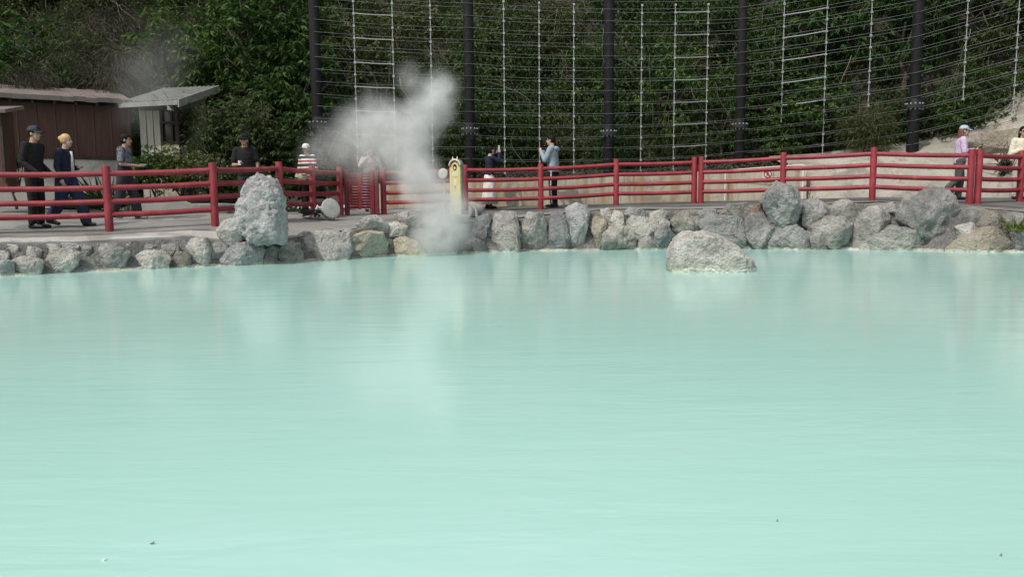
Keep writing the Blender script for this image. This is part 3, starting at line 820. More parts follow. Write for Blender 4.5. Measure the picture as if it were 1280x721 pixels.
# pale sprayed slope on the right
SL_TOP = [(985, 207), (1050, 203), (1100, 197), (1160, 189), (1200, 179), (1240, 156), (1285, 126), (1330, 105), (1400, 80)]
def spray_slope():
    rows = []
    for px in range(985, 1401, 6):
        yb = I(YB, px) + float(np.interp(px, [1005, 1013], [.30, -.06])); zb = I(ZB, px); yt = float(np.interp(px, [985, 1100, 1200, 1285, 1400], [20.95, 20.7, 20.6, 20.3, 19.2]))
        top = at(px, I(SL_TOP, px), yt); r = []
        for t in np.linspace(0, 1, 15):
            Y = yb + (yt - yb) * t; z = zb - .03 + (top.z - zb) * (t ** 0.85)
            p = at_z(px, Y, z); p.z += (.10 * mn.noise(p * 1.1) + .04 * mn.noise(p * 4)) * math.sin(PI * min(1, t * 1.2 + .02)) ; r.append(p)
        q = r[-1].copy(); q.y += 1.6; q.z += 0.35; r.append(q)
        rows.append(r)
    mb = MB().loft(rows, closed=False); mb.f = [tuple(reversed(f)) for f in mb.f]
    tag(mb.build('terrain', M['spray'], smooth=True), kind='structure')
spray_slope()
M['slab'] = rock_mat('tan_slab', (0.14, 0.12, 0.095), (0.25, 0.225, 0.185), (0.36, 0.33, 0.28), crust=False)
rock('tan overhanging slab of rock on the pale slope behind the woman in the cap',
     [(1222, 178), (1240, 168), (1268, 163), (1285, 172), (1287, 188), (1250, 193), (1230, 190)], 'slab', Y=19.7, D=.5, rough=.12, lean=.5, sink=False, group='rocks on the pale slope')
rock('long pale ledge of rock above the tan slab on the slope',
     [(1205, 176), (1225, 168), (1242, 172), (1240, 180), (1215, 184)], 'rock_tan', Y=19.9, D=.35, rough=.1, lean=.6, sink=False, group='rocks on the pale slope')

# ------------------------------------------------------------------ foliage
def leaves(centers, dirs, L, Wd, rng, up=0.5, fold=0.25):
    """vertex / face arrays for a leaf (folded rhombus) at each centre along each direction"""
    n = len(centers); d = dirs / (np.linalg.norm(dirs, axis=1, keepdims=True) + 1e-9)
    r = rng.normal(size=(n, 3)); r[:, 2] += up * 2
    s = np.cross(d, r); s /= (np.linalg.norm(s, axis=1, keepdims=True) + 1e-9)
    nn = np.cross(s, d)
    Ls = (L * rng.uniform(.65, 1.25, n))[:, None]; Ws = (Wd * rng.uniform(.7, 1.2, n))[:, None]
    b = centers; tip = b + d * Ls - np.array([0, 0, 1]) * Ls * .12
    mid = b + d * Ls * .45 + nn * Ws * fold
    l = mid + s * Ws; rr = mid - s * Ws
    v = np.stack([b, l, tip, rr], 1).reshape(-1, 3)
    i = np.arange(n) * 4
    f = np.stack([np.stack([i, i + 2, i + 1], 1), np.stack([i, i + 3, i + 2], 1)], 1).reshape(-1, 3)
    return v, f
def np_mesh(name, v, f, mat):
    me = bpy.data.meshes.new(name)
    me.vertices.add(len(v)); me.vertices.foreach_set('co', v.astype(np.float32).ravel())
    k = f.shape[1]
    me.loops.add(len(f) * k); me.loops.foreach_set('vertex_index', f.astype(np.int32).ravel())
    me.polygons.add(len(f)); me.polygons.foreach_set('loop_start', np.arange(len(f), dtype=np.int32) * k)
    try: me.polygons.foreach_set('loop_total', np.full(len(f), k, dtype=np.int32))
    except Exception: pass
    me.materials.append(mat); me.update(calc_edges=True); me.validate(); return me

def crown(seed, rad, nclump, nleaf, L, Wd, mat, c0=(0, 0, 0), droop=.5, csize=.34, flat=.8, inner=.3, whorl=False):
    rng = np.random.default_rng(seed); rad = np.array(rad)
    u = rng.normal(size=(nclump, 3)); u /= np.linalg.norm(u, axis=1, keepdims=True)
    lump = 1 + .28 * np.sin(u[:, 0] * 5 + seed) * np.cos(u[:, 2] * 4 + seed * 2) + .15 * np.sin(u[:, 1] * 7 + seed)
    rr = (inner + (1 - inner) * rng.uniform(0, 1, nclump) ** .5) * lump
    cc = u * rr[:, None] * rad
    per = rng.integers(int(nleaf * .5), int(nleaf * 1.5), nclump)
    C = []; Dn = []
    for i in range(nclump):
        sz = csize * rng.uniform(.6, 1.4)
        if whorl:   # leaves radiate in rosettes from twig ends
            nr = max(1, per[i] // 9); tips = cc[i] + rng.normal(size=(nr, 3)) * sz * [1, 1, flat]
            for t in tips:
                k = rng.integers(7, 12); a = rng.uniform(0, 2 * PI, k)
                dd = np.stack([np.cos(a), np.sin(a), rng.uniform(-.9, .35, k) - droop * .4], 1) + u[i] * .35
                C.append(np.repeat(t[None], k, 0) + dd * .02); Dn.append(dd)
        else:
            p = cc[i] + rng.normal(size=(per[i], 3)) * sz * np.array([1, 1, flat])
            dd = (p - cc[i]) / sz + rng.normal(size=p.shape) * .7 + u[i] * .5; dd[:, 2] -= droop
            C.append(p); Dn.append(dd)
    C = np.concatenate(C) + np.array(c0); Dn = np.concatenate(Dn)
    v, f = leaves(C, Dn, L, Wd, rng)
    return np_mesh('crown', v, f, mat)

def limbs(seed, h, rad, r0=.12, n=7, c0=(0, 0, 0)):
    rnd = random.Random(seed); mb = MB()
    tp = [Vector((0, 0, -.4))]
    for k in range(1, 7):
        tp.append(Vector((rnd.uniform(-.12, .12) * k * .4, rnd.uniform(-.12, .12) * k * .4, h * k / 6)))
    mb.tube(tp, [r0 * (1 - .12 * k) for k in range(7)], 8)
    for i in range(n):
        s = tp[rnd.randint(2, 5)]; a = rnd.uniform(0, 2 * PI)
        e = Vector((c0[0] + rad[0] * .8 * math.cos(a), c0[1] + rad[1] * .8 * math.sin(a), c0[2] + rad[2] * rnd.uniform(-.3, .8)))
        m_ = s.lerp(e, .5) + Vector((rnd.uniform(-.2, .2), rnd.uniform(-.2, .2), rnd.uniform(0, .35)))
        mb.tube([s, m_, e], [r0 * .5, r0 * .3, .012], 6)
        for k in range(3):
            b = m_.lerp(e, rnd.uniform(.1, .8)); q = b + Vector((rnd.uniform(-.5, .5), rnd.uniform(-.5, .5), rnd.uniform(-.2, .5)))
            mb.tube([b, q], [.02, .006], 5)
    return mb

PROTO = {}
def proto(key, h, rad, nclump, nleaf, L, Wd, mat, droop=.5, csize=.34, whorl=False, r0=.1, inner=.3, seed=1):
    c0 = (0, 0, h)
    PROTO[key] = (limbs(seed * 13 + 5, h, rad, r0, 7, c0).mesh('trunk', M['bark'], True),
                  crown(seed, rad, nclump, nleaf, L, Wd, M[mat], c0, droop, csize, .8, inner, whorl))
proto('laurelA', 1.9, (1.5, 1.3, 1.5), 44, 75, .23, .042, 'leaf_broad', 1.0, .24, True, .1, .45, 1)
proto('laurelB', 2.3, (1.3, 1.2, 1.8), 44, 75, .22, .04, 'leaf_broad', 1.0, .23, True, .11, .45, 2)
proto('scrubA', 1.2, (1.3, 1.1, 1.2), 42, 85, .15, .038, 'leaf_dark', .7, .21, False, .06, .35, 3)
proto('scrubB', 1.5, (1.1, 1.1, 1.6), 42, 85, .14, .036, 'leaf_dark', .8, .20, False, .06, .35, 4)
proto('scrubC', 1.1, (1.5, 1.1, 1.1), 42, 80, .14, .034, 'leaf_olive', .7, .22, False, .06, .35, 5)
proto('scrubD', 1.6, (1.2, 1.1, 1.7), 40, 80, .16, .034, 'leaf_olive', .9, .20, True, .06, .35, 6)
proto('bambooA', 1.5, (1.4, 1.1, 1.5), 42, 80, .22, .018, 'leaf_bamboo', 1.3, .24, True, .04, .35, 7)
proto('bambooB', 1.3, (1.2, 1.1, 1.3), 40, 80, .21, .017, 'leaf_bamboo', 1.4, .22, False, .04, .35, 8)
proto('dryA', 1.0, (1.2, .9, .9), 36, 75, .30, .010, 'leaf_dry', 1.6, .24, False, .05, .35, 9)

def plant(key, loc, label, group=None, sc=1.0, rz=None, cat='tree', name='hillside_tree', sz=None):
    tr, cr = PROTO[key]
    root = bpy.data.objects.new(name, None); COL.objects.link(root); root.location = loc
    root.rotation_euler = (random.uniform(-.06, .06), random.uniform(-.06, .06), random.uniform(0, 2 * PI) if rz is None else rz)
    root.scale = (sc, sc, sz or sc)
    tag(root, label, cat, group)
    for nm, me in (('trunk', tr), ('crown', cr)):
        o = bpy.data.objects.new(nm, me); COL.objects.link(o); o.parent = root
    return root

rnd = random.Random(99)
LAB_F = 'dense dark scrub tree on the shaded hillside behind the tall cable fence'
GRP_F = 'scrub trees on the hillside behind the cable fence'
LAB_L = 'shaggy evergreen tree on the steep hillside above the brown shed roof'
GRP_L = 'evergreen trees on the hillside above the shed'
def hill_trees():
    # behind the fence: rows climbing the slope
    for row, (d, step) in enumerate(((.9, 1.6), (2.4, 1.8), (4.1, 1.9), (6.0, 2.1), (8.2, 2.3), (10.6, 2.6))):
        x = -5.2 + rnd.uniform(0, .8)
        while x < 18 + d * .6:
            xx = x + rnd.uniform(-.35, .35); yy = y0(xx) + d + rnd.uniform(-.4, .4)
            k = rnd.choices(['scrubA', 'scrubB', 'scrubC', 'scrubD', 'laurelB', 'bambooB'], [3, 3, 2.2, 2.2, 2.0, .5])[0]
            sc = rnd.uniform(.72, 1.12) * (0.75 if row == 0 else 1.0)
            plant(k, (xx, yy, hz(xx, yy) - .15), LAB_F, GRP_F, sc, sz=sc * rnd.uniform(.85, 1.2))
            x += step
    # left hillside
    for row, (d, step) in enumerate(((.7, 1.6), (2.2, 1.7), (3.9, 1.8), (5.8, 2.0), (8.0, 2.2), (10.6, 2.5), (13.5, 2.8))):
        x = -6.2 - rnd.uniform(0, .8)
        while x > -17.5 - d * .7:
            xx = x + rnd.uniform(-.35, .35); yy = y0(xx) + d + rnd.uniform(-.4, .4)
            if xx < -10.5: k = rnd.choices(['bambooA', 'bambooB', 'dryA', 'scrubC', 'scrubA', 'laurelA'], [.8, .7, .5, 1.2, 2.6, 3.2])[0]
            else: k = rnd.choices(['laurelA', 'laurelB', 'scrubA', 'scrubB'], [3, 3, 1.2, 1])[0]
            sc = rnd.uniform(.8, 1.2)
            plant(k, (xx, yy, hz(xx, yy) - .15), LAB_L, GRP_L, sc)
            x -= step
hill_trees()

# trees and shrubs that stand out one by one
def tree_at(key, px, py, Y, label, sc, cat='tree', name='broadleaf_tree', top=True, sz=None):
    h = {'laurelA': 1.9, 'laurelB': 2.3, 'scrubA': 1.2, 'scrubB': 1.5, 'scrubC': 1.1, 'scrubD': 1.6, 'bambooA': 1.5, 'bambooB': 1.3, 'dryA': 1.0, 'bushA': .9}[key]
    p = at(px, py, Y); p.z -= h * (sz or sc)
    return plant(key, p, label, None, sc, cat=cat, name=name, sz=sz)
tree_at('laurelB', 335, 70, 23.4, 'tall glossy broadleaf tree drooping to the left of the first pipe post', 1.15)
tree_at('laurelA', 372, 110, 22.6, 'glossy broadleaf tree pressed against the left side of the first pipe post', .85)
tree_at('laurelA', 290, 62, 24.2, 'bright green broadleaf tree rising right behind the grey hut roof', 1.0)
tree_at('laurelB', 215, 70, 24.6, 'yellow-green broadleaf tree leaning over the ridge of the hut', .9)
tree_at('laurelA', 360, 15, 25.2, 'high glossy broadleaf crown at the top of the picture beside the first pipe post', 1.05)
tree_at('dryA', 122, 78, 23.6, 'dead grey drooping fern clump above the shed roof', .75, 'shrub', 'dead_shrub')
tree_at('dryA', 38, 107, 20.9, 'low dry grey twig heap lying over the left end of the shed roof', .62, 'shrub', 'dead_shrub')
tree_at('dryA', 150, 95, 22.6, 'brown withered shrub behind the joint of shed and hut roofs', .8, 'shrub', 'dead_shrub')
tree_at('bambooA', 70, 80, 23.2, 'pale-leaved bamboo clump right above the shed roof', .9, 'shrub', 'bamboo_clump')

# bushes round the hut
M['leaf_bush'] = leaf_mat('garden_bush_leaf', [(0.03, 0.05, 0.018), (0.05, 0.075, 0.028), (0.085, 0.105, 0.045), (0.15, 0.165, 0.085)])
M['leaf_yellow'] = leaf_mat('yellow_green_leaf', [(0.05, 0.075, 0.015), (0.085, 0.12, 0.025), (0.14, 0.165, 0.045), (0.2, 0.2, 0.08)])
def bush(px, py, Y, rx, rz_, label, mat='leaf_bush', n=50, L=.10, Wd=.026, seed=0, whorl=True, droop=.5, name='bush', cat='bush', per=60, cs=.2):
    """a bush standing on the ground, its crown's middle at the pixel"""
    c = at(px, py, Y); gz = ground_z(px, min(Y, I(YB, px))) if True else 0
    h = max(.2, c.z - gz)
    root = empty(name, (c.x, Y, gz), label, cat, None, absolute=False)
    rad = (rx, rx * .8, rz_)
    link('stem', limbs(seed + 300, h, rad, .035, 6, (0, 0, h)).mesh('stem', M['bark'], True), root)
    link('foliage', crown(seed + 50, rad, n, per, L, Wd, M[mat], (0, 0, h), droop, cs, .8, .3, whorl), root)
    return root
bush(305, 160, 19.6, .85, .75, 'large pale green bush beside the hut, behind the man in the black cap', 'leaf_bush', 75, .11, .024, 1, per=70)
bush(352, 185, 19.9, .75, .7, 'dark bush between the man in the black cap and the woman in stripes', 'leaf_dark', 70, .10, .028, 2, per=70)
bush(272, 182, 19.8, .45, .5, 'thin-leaved grey-green bush covering the right corner of the hut', 'leaf_bamboo', 60, .12, .012, 3, whorl=False, droop=1.0)
bush(222, 212, 18.9, .5, .24, 'yellow-green leafy bush low in the planter below the hut', 'leaf_yellow', 50, .09, .024, 4)
bush(192, 212, 19.0, .26, .18, 'small green bush in the planter in front of the plank wall', 'leaf_broad', 40, .10, .024, 5)
bush(262, 218, 18.7, .5, .33, 'low green bush at the right end of the planter', 'leaf_bush', 50, .09, .022, 6)
bush(318, 232, 18.9, .6, .36, 'low dark bush behind the tall standing rock and railing', 'leaf_dark', 55, .10, .026, 7)
bush(378, 215, 20.3, .5, .45, 'dim bush behind the woman in stripes', 'leaf_dark', 50, .10, .026, 8)
bush(236, 150, 20.9, .10, .38, 'hanging creeper by the dark opening of the hut', 'leaf_olive', 20, .08, .014, 9, whorl=False, droop=1.4, name='creeper', cat='creeper')
bush(17, 203, 17.6, .14, .10, 'tiny green weed growing out of the base wall of the shed', 'leaf_broad', 14, .09, .024, 10, name='weed', cat='weed', per=20, cs=.07)
# bushes at the foot of the cable fence and on the right bank
def slope_bush(px, py, Y, rx, rz_, label, mat, seed, L=.1, Wd=.026, whorl=True, n=45, per=60, droop=.5, cs=.2, zb=None):
    c = at(px, py, Y); h = .35
    root = empty('bush', (c.x, Y, c.z - h), label, 'bush', None, absolute=False)
    link('stem', limbs(seed + 300, h, (rx, rx, rz_), .03, 6, (0, 0, h)).mesh('stem', M['bark'], True), root)
    link('foliage', crown(seed + 80, (rx, rx * .8, rz_), n, per, L, Wd, M[mat], (0, 0, h), droop, cs, .8, .3, whorl), root)
slope_bush(1010, 135, 22.6, .75, .7, 'leafy dark green bush right of the fourth pipe post', 'leaf_broad', 1, .14, .03)
slope_bush(1195, 142, 21.4, .45, .38, 'bright broad-leaved sapling left above the woman in the cap', 'leaf_broad', 2, .17, .035, True, 26, 40)
slope_bush(1085, 165, 21.6, .55, .62, 'tall olive grassy bush left of the fifth pipe post', 'leaf_olive', 3, .16, .012, False, 40, 60, .2)
slope_bush(1230, 150, 21.0, .7, .45, 'dark green bush on the bank right of the fifth pipe post', 'leaf_dark', 4)
slope_bush(1250, 120, 21.2, .8, .6, 'dark bush high on the bank at the right picture edge', 'leaf_dark', 5)
slope_bush(985, 165, 23.0, .6, .5, 'broad-leaved bush low beside the fourth pipe post', 'leaf_broad', 6, .14, .03)
slope_bush(862, 190, 23.2, .6, .3, 'thin yellowish weeds at the foot of the fence between third and fourth posts', 'leaf_bamboo', 7, .16, .012, False, 35, 50, .1)
slope_bush(1258, 208, 19.0, .14, .08, 'small dark weed on the pale slope left of the woman in sunglasses', 'leaf_dark', 8, .08, .02, True, 10, 20, .3, .06)

def spiky(px, py, Y, label, n, L, seed, mat, zz=None):
    c = at(px, py, Y); rng = np.random.default_rng(seed); gz = ground_z(px, min(Y, I(YB, px))) if zz is None else zz
    root = empty('spiky_plant', (c.x, Y, gz), label, 'plant', None, absolute=False)
    a = rng.uniform(0, 2 * PI, n); el = rng.uniform(.15, 1.4, n)
    d = np.stack([np.cos(a) * np.cos(el), np.sin(a) * np.cos(el), np.sin(el)], 1)
    base = rng.normal(size=(n, 3)) * [.12, .12, .02] + [0, 0, .02]
    v, f = leaves(base, d, L, .02, rng, 0.5, .4)
    link('blade_cluster', np_mesh('blade_cluster', v, f, M[mat]), root)
spiky(130, 225, 18.2, 'spiky long-leaved plant between the blond walker and the next walker', 110, .95, 1, 'leaf_bamboo')
spiky(102, 230, 18.4, 'smaller spiky plant by the shed wall left of the long-leaved one', 60, .55, 2, 'leaf_bamboo')
spiky(1276, 287, 15.0, 'bright green weed tuft hanging between dark stones at the right picture edge', 70, .30, 3, 'leaf_yellow', zz=.38)
spiky(1003, 262, 17.0, 'thin weed tuft growing beside the rugged tall boulder', 24, .38, 4, 'leaf_bamboo', zz=.72)

# undergrowth: carpet of leaves over the whole slope, and dead vines
def undergrowth():
    rng = np.random.default_rng(5); n = 90000
    x = rng.uniform(-21, 20, n); d = rng.uniform(0, 1, n) ** 1.2 * 14 + .1
    pts = np.empty((n, 3))
    for i in range(n):
        y = y0(x[i]) + d[i]; pts[i] = (x[i], y, hz(x[i], y) + rng.uniform(0, .35))
    dr = rng.normal(size=(n, 3)); dr[:, 1] -= .8; dr[:, 2] -= .3
    v, f = leaves(pts, dr, .13, .036, rng)
    tag(link('undergrowth', np_mesh('undergrowth', v, f, M['leaf_dark'])), kind='stuff')
    mb = MB(); r2 = random.Random(3)
    for i in range(150):
        x_ = r2.uniform(-16, 17); dd = r2.uniform(.2, 8); y_ = y0(x_) + dd - .9; z_ = hz(x_, y_) + r2.uniform(.8, 2.4)
        p = Vector((x_, y_, z_)); pts_ = [p.copy()]; v_ = Vector((r2.uniform(-.4, .4), r2.uniform(-.3, .1), -1 if r2.random() < .7 else .8))
        for k in range(7):
            p = p + v_ * r2.uniform(.12, .32); v_ = v_ + Vector((r2.uniform(-.5, .5), r2.uniform(-.2, .2), r2.uniform(-.3, .3))); pts_.append(p.copy())
        mb.tube(pts_, [.012 - .001 * k for k in range(8)], 5)
    tag(mb.build('vines', M['twig'], smooth=True), kind='stuff')
undergrowth()
def litter():
    rng = np.random.default_rng(8); C = []; r2 = random.Random(5)
    for i in range(5200):
        px = r2.uniform(440, 990); yb = I(YB, px); Y = yb + .25 + r2.random() ** 1.2 * 2.6
        X = at_z(px, Y, 1.7).x; ye = y0(X) + .6; zt = float(np.interp(px, [440, 580, 800, 868, 1010, 1040], [1.45, 1.6, 1.66, 1.72, 1.85, 1.5])); t = (Y - yb - .2) / max(.3, ye - yb - .2)
        z = zt - .04 + (hz(X, ye) + .05 - zt) * min(1, t)
        C.append((X, Y, z + r2.uniform(0, .06)))
    C = np.array(C); dr = rng.normal(size=C.shape) * [1, 1, .4]
    v, f = leaves(C, dr, .09, .03, rng, .8)
    tag(link('leaf_litter', np_mesh('leaf_litter', v, f, M['leaf_dry'])), kind='stuff')
litter()

# ------------------------------------------------------------------ shed, hut, planter
def corrug_mat():
    m, nt, b = base_mat('rusty_brown_sheet', 0.6); p = world_pos(nt)
    mp = nt.nodes.new('ShaderNodeMapping'); mp.inputs['Scale'].default_value = (3, 3, .35); nt.links.new(p, mp.inputs[0])
    f = noise_tex(nt, 2.2, 7, .65, mp.outputs[0])
    nt.links.new(ramp(nt, f, [(0.3, (0.052, 0.020, 0.012)), (0.55, (0.078, 0.031, 0.02)), (0.75, (0.11, 0.052, 0.036))]), b.inputs['Base Color'])
    bump(nt, b, noise_tex(nt, 20, 5, .7, p), .2, .01); return m
M['brown'] = corrug_mat()
M['roof_brown'] = simple('weathered_brown_roofing', (0.16, 0.13, 0.115), .75, .3, 3, .3)
M['roof_grey'] = simple('weathered_grey_roofing', (0.30, 0.30, 0.28), .8, .3, 3, .4)
M['fascia'] = simple('grey_fascia_board', (0.33, 0.32, 0.29), .85, .25, 5, .3)
def plank_mat():
    m, nt, b = base_mat('grey_plank', .85); p = world_pos(nt)
    mp = nt.nodes.new('ShaderNodeMapping'); mp.inputs['Scale'].default_value = (4, 4, .4); nt.links.new(p, mp.inputs[0])
    f = noise_tex(nt, 4, 7, .7, mp.outputs[0])
    nt.links.new(ramp(nt, f, [(0.3, (0.30, 0.275, 0.23)), (0.7, (0.56, 0.53, 0.46))]), b.inputs['Base Color'])
    bump(nt, b, f, .4, .01); return m
M['plank'] = plank_mat()
M['moss'] = simple('mossy_plaster', (0.40, 0.38, 0.28), .9, .4, 4, .5)
M['dark'] = simple('dark_shade_and_marks', (0.02, 0.018, 0.016), .9)  # near-black for the painted eave shade and the signboard's dark details
M['glass'] = simple('dark_window_glass', (0.03, 0.032, 0.035), .12, .1, 2, 0, .6)
M['wood_dark'] = simple('dark_timber', (0.045, 0.032, 0.025), .8, .3, 6, .3)

def shed():
    A = at_z(-75, 18.3, 1.08); B = at_z(170, 20.45, 1.0); d = B - A; d.z = 0; L = d.length; u = d.normalized(); n = Vector((u.y, -u.x, 0))   # n towards the pond
    root = empty('shed', A, 'long low brown sheet-metal shed on a pale concrete base beside the walk', 'building')
    zb0 = at(5, 194, 18.95).z; zb1 = zb0
    zt = at(5, 130, 18.95).z + .12
    mb = MB(); rings = []
    N = int(L / .03)
    bot = []; top = []
    for k in range(N + 1):
        s = L * k / N; ph = (s % .40) / .40
        prof = .014 if ph < .09 else 0.0
        q = A + u * s + n * prof
        bot.append(Vector((q.x, q.y, zb0))); top.append(Vector((q.x, q.y, zt)))
    mb.loft([bot, top], closed=False); mb.build('wall', M['brown'], root)
    bw = MB(); c = [A + n * .06, B + n * .06, B - n * .25, A - n * .25]
    bw.hexa([Vector((q.x, q.y, .6)) for q in c], [Vector((q.x, q.y, zb0 - .07)) for q in c]); bw.build('base_wall', M['grey_conc'], root)
    sl = MB(); c = [A + n * .09, B + n * .09, B - n * .02, A - n * .02]
    sl.hexa([Vector((q.x, q.y, zb0 - .065)) for q in c], [Vector((q.x, q.y, zb0 + .015)) for q in c]); sl.build('sill', M['wood_dark'], root)
    # roof, seen from below its eave, with rafters and a dark strip painting the shade under it
    e0 = at(-75, 107, 17.2 - .15); 
    ze = at(5, 121.5, 18.6).z
    rf = MB(); NR = int(L / .25); over = .38
    for k in range(NR):
        s0 = L * k / NR; s1 = L * (k + 1) / NR + .01
        jz = random.uniform(-.012, .012)
        f0 = A + u * s0 + n * over; f1 = A + u * s1 + n * over; b0 = A + u * s0 - n * 2.6; b1 = A + u * s1 - n * 2.6
        def z(q, zz): return Vector((q.x, q.y, zz))
        rf.hexa([z(f0, ze + jz), z(f1, ze + jz), z(b1, ze + .55 + jz), z(b0, ze + .55 + jz)], [z(f0, ze + .11 + jz), z(f1, ze + .11 + jz), z(b1, ze + .66 + jz), z(b0, ze + .66 + jz)])
    rf.build('roof', M['roof_brown'], root)
    ra = MB(); s = .15
    while s < L:
        q = A + u * s; ra.hexa(*[[Vector((p.x, p.y, p.z + dz)) for p in (q + n * (over - .05) + u * -.025 + Vector((0, 0, ze - A.z - .08)), q + n * (over - .05) + u * .025 + Vector((0, 0, ze - A.z - .08)), q - n * .1 + u * .025 + Vector((0, 0, ze - A.z + .02)), q - n * .1 - u * .025 + Vector((0, 0, ze - A.z + .02)))] for dz in (0, .07)])
        s += .45
    ra.build('rafters', M['wood_dark'], root)
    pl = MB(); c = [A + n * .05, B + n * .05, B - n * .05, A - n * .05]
    pl.hexa([Vector((q.x, q.y, zt - .05)) for q in c], [Vector((q.x, q.y, ze + .02)) for q in c]); pl.build('eave_shade_strip', M['dark'], root)  # shade under the eave, put in as a near-black strip
    bk = MB(); c = [A - n * 2.4, B - n * 2.4, B - n * 2.5, A - n * 2.5]
    bk.hexa([Vector((q.x, q.y, .9)) for q in c], [Vector((q.x, q.y, ze + .42)) for q in c]); bk.build('back_wall', M['brown'], root)
    # end walls
    ew = MB()
    for E, sg in ((A, 1), (B, -1)):
        c = [E - n * .03 + u * .02 * sg, E - n * 2.4 + u * .02 * sg, E - n * 2.4 + u * .08 * sg, E - n * .03 + u * .08 * sg]
        ew.hexa([Vector((q.x, q.y, .9)) for q in c], [Vector((q.x, q.y, ze + (.04 if i in (0, 3) else .46))) for i, q in enumerate(c)])
    ew.build('end_wall', M['brown'], root)
shed()
def booth():
    p0 = at(-40, 228, 16.2); p1 = at(10.5, 228, 16.6)
    zt = at(5, 138, 16.5).z; gz = p1.z
    root = empty('booth', ((p0.x + p1.x) / 2, 16.6, gz), 'narrow dark red-brown boarded booth at the left picture edge in front of the shed', 'booth')
    MB().box(((p0.x + p1.x) / 2, 16.75, (gz + zt) / 2 - .1), (p1.x - p0.x, .35, zt - gz + .2)).build('cabinet', M['brown'], root, bevel=.01)
    MB().box(((p0.x + p1.x) / 2 + .04, 16.7, zt + .04), (p1.x - p0.x + .28, .65, .07), Matrix.Rotation(R(12), 3, 'X')).build('roof', M['roof_brown'], root)
    MB().box((p1.x - .03, 16.55, (gz + zt) / 2), (.06, .045, zt - gz - .03)).build('corner_post', M['wood_dark'], root)
booth()

def hut():
    root = empty('hut', (-9.0, 20.5, .95), 'small weathered hut with a grey sheet roof and vertical plank front', 'building')
    FL = at(148, 134, 20.0); FR = at(222, 131, 20.0); BR = at(273, 113, 22.5); BL = BR + (FL - FR)
    FL.z -= .02
    th = Vector((0, 0, .1))
    rf = MB().hexa([FL, FR, BR, BL], [FL + th, FR + th, BR + th, BL + th])
    NR = 12
    for k in range(NR + 1):        # raised seams
        a = FL.lerp(FR, k / NR) + th; b = BL.lerp(BR, k / NR) + th
        rf.tube([a + Vector((0, 0, .012)), b + Vector((0, 0, .012))], .022, 6)
    rf.build('roof', M['roof_grey'], root)
    fb = MB(); o = Vector((.035, 0, 0))
    fb.hexa([FR + o * .1 - Vector((0, 0, .06)), FR + o - Vector((0, 0, .06)), BR + o - Vector((0, 0, .06)), BR + o * .1 - Vector((0, 0, .06))], [FR + o * .1 + th * 1.3, FR + o + th * 1.3, BR + o + th * 1.3, BR + o * .1 + th * 1.3])
    fb.build('bargeboard', M['fascia'], root)
    x0 = at(175, 160, 20.5).x; x1 = at(223, 160, 20.5).x; gz = .9; zt = 3.35; yF = 20.5
    xp = at(201, 160, 20.5).x
    pk = MB(); n = 6; w = (xp - x0) / n
    for k in range(n): pk.box((x0 + (k + .5) * w, yF - .02 * (k % 2), (gz + zt) / 2), (w - .012, .035, zt - gz))
    pk.build('plank_wall', M['plank'], root)
    zp = at(225, 181, yF).z
    MB().box(((xp + x1) / 2, yF + .01, (gz + zp) / 2), (x1 - xp - .004, .06, zp - gz)).build('panel', M['moss'], root)
    wd = MB(); zc = (zp + zt) / 2
    for xx in (xp + .03, (xp + x1) / 2 + .06, x1 - .03): wd.box((xx, yF, zc), (.05, .06, zt - zp))
    for zz in (zp + .05, zt - .3): wd.box(((xp + x1) / 2, yF, zz), (x1 - xp, .055, .06))
    wo_ = wd.build('window', M['wood_dark'], root)
    pn = link('pane', MB().box(((xp + x1) / 2, yF + .06, zc), (x1 - xp, .015, zt - zp)).mesh('pane', M['glass'])); pn.parent = wo_
    # side wall facing the pond: open bay at the front, mossy wall behind
    sw = MB(); ys = (21.35, 22.35)
    sw.hexa([Vector((x1 - .08, ys[0], gz)), Vector((x1 + .02, ys[0], gz)), Vector((x1 + .02, ys[1], gz)), Vector((x1 - .08, ys[1], gz))],
            [Vector((x1 - .08, ys[0], 3.72)), Vector((x1 + .02, ys[0], 3.72)), Vector((x1 + .02, ys[1], 4.0)), Vector((x1 - .08, ys[1], 4.0))])
    sw.build('side_wall', M['moss'], root)
    MB().box((x1 - .03, 20.98, (gz + zp) / 2), (.06, .72, zp - gz)).build('side_panel', M['moss'], root)
    MB().box((x1 - .03, 20.53, 2.2), (.09, .09, 2.5)).build('corner_post', M['wood_dark'], root)
    MB().box(((x0 + x1) / 2 - .1, 22.45, 2.3), (x1 - x0, .06, 3.2)).build('back_wall', M['plank'], root)
    MB().box((x0 - .0, 21.5, 2.2), (.05, 1.9, 2.7)).build('end_wall', M['plank'], root)
hut()

def planter():
    pts = [(140, 19.2), (170, 18.4), (205, 18.1), (245, 18.0), (300, 18.3), (345, 19.3), (360, 20.2)]
    rings = []
    for px in range(140, 361, 10):
        Y = I(pts, px); g = ground_z(px, Y); n = .02 * mn.noise(Vector((px * .06, 1, 2)))
        h = .26 if px < 240 else .20
        rings.append([at_z(px, Y, g - .05), at_z(px, Y + .02, g + h + n), at_z(px, Y + .06, g + h + .03 + n), at_z(px, Y + .24, g + h + .03 + n), at_z(px, Y + .26, g - .05)])
    o = MB().loft(rings, closed=True).build('planter_wall', M['deck'], smooth=False)
    tag(o, 'low curved grey planter wall in front of the bushes by the hut', 'planter')
    rows = []
    for px in range(140, 361, 10):
        Y = I(pts, px); g = ground_z(px, Y)
        rows.append([at_z(px, Y + .2, g + .2), at_z(px, Y + 1, g + .28), at_z(px, 21.4, g + .3)])
    mb = MB().loft(rows, closed=False); mb.f = [tuple(reversed(f)) for f in mb.f]
    tag(mb.build('soil_bed', M['soil'], smooth=True), kind='structure')
planter()

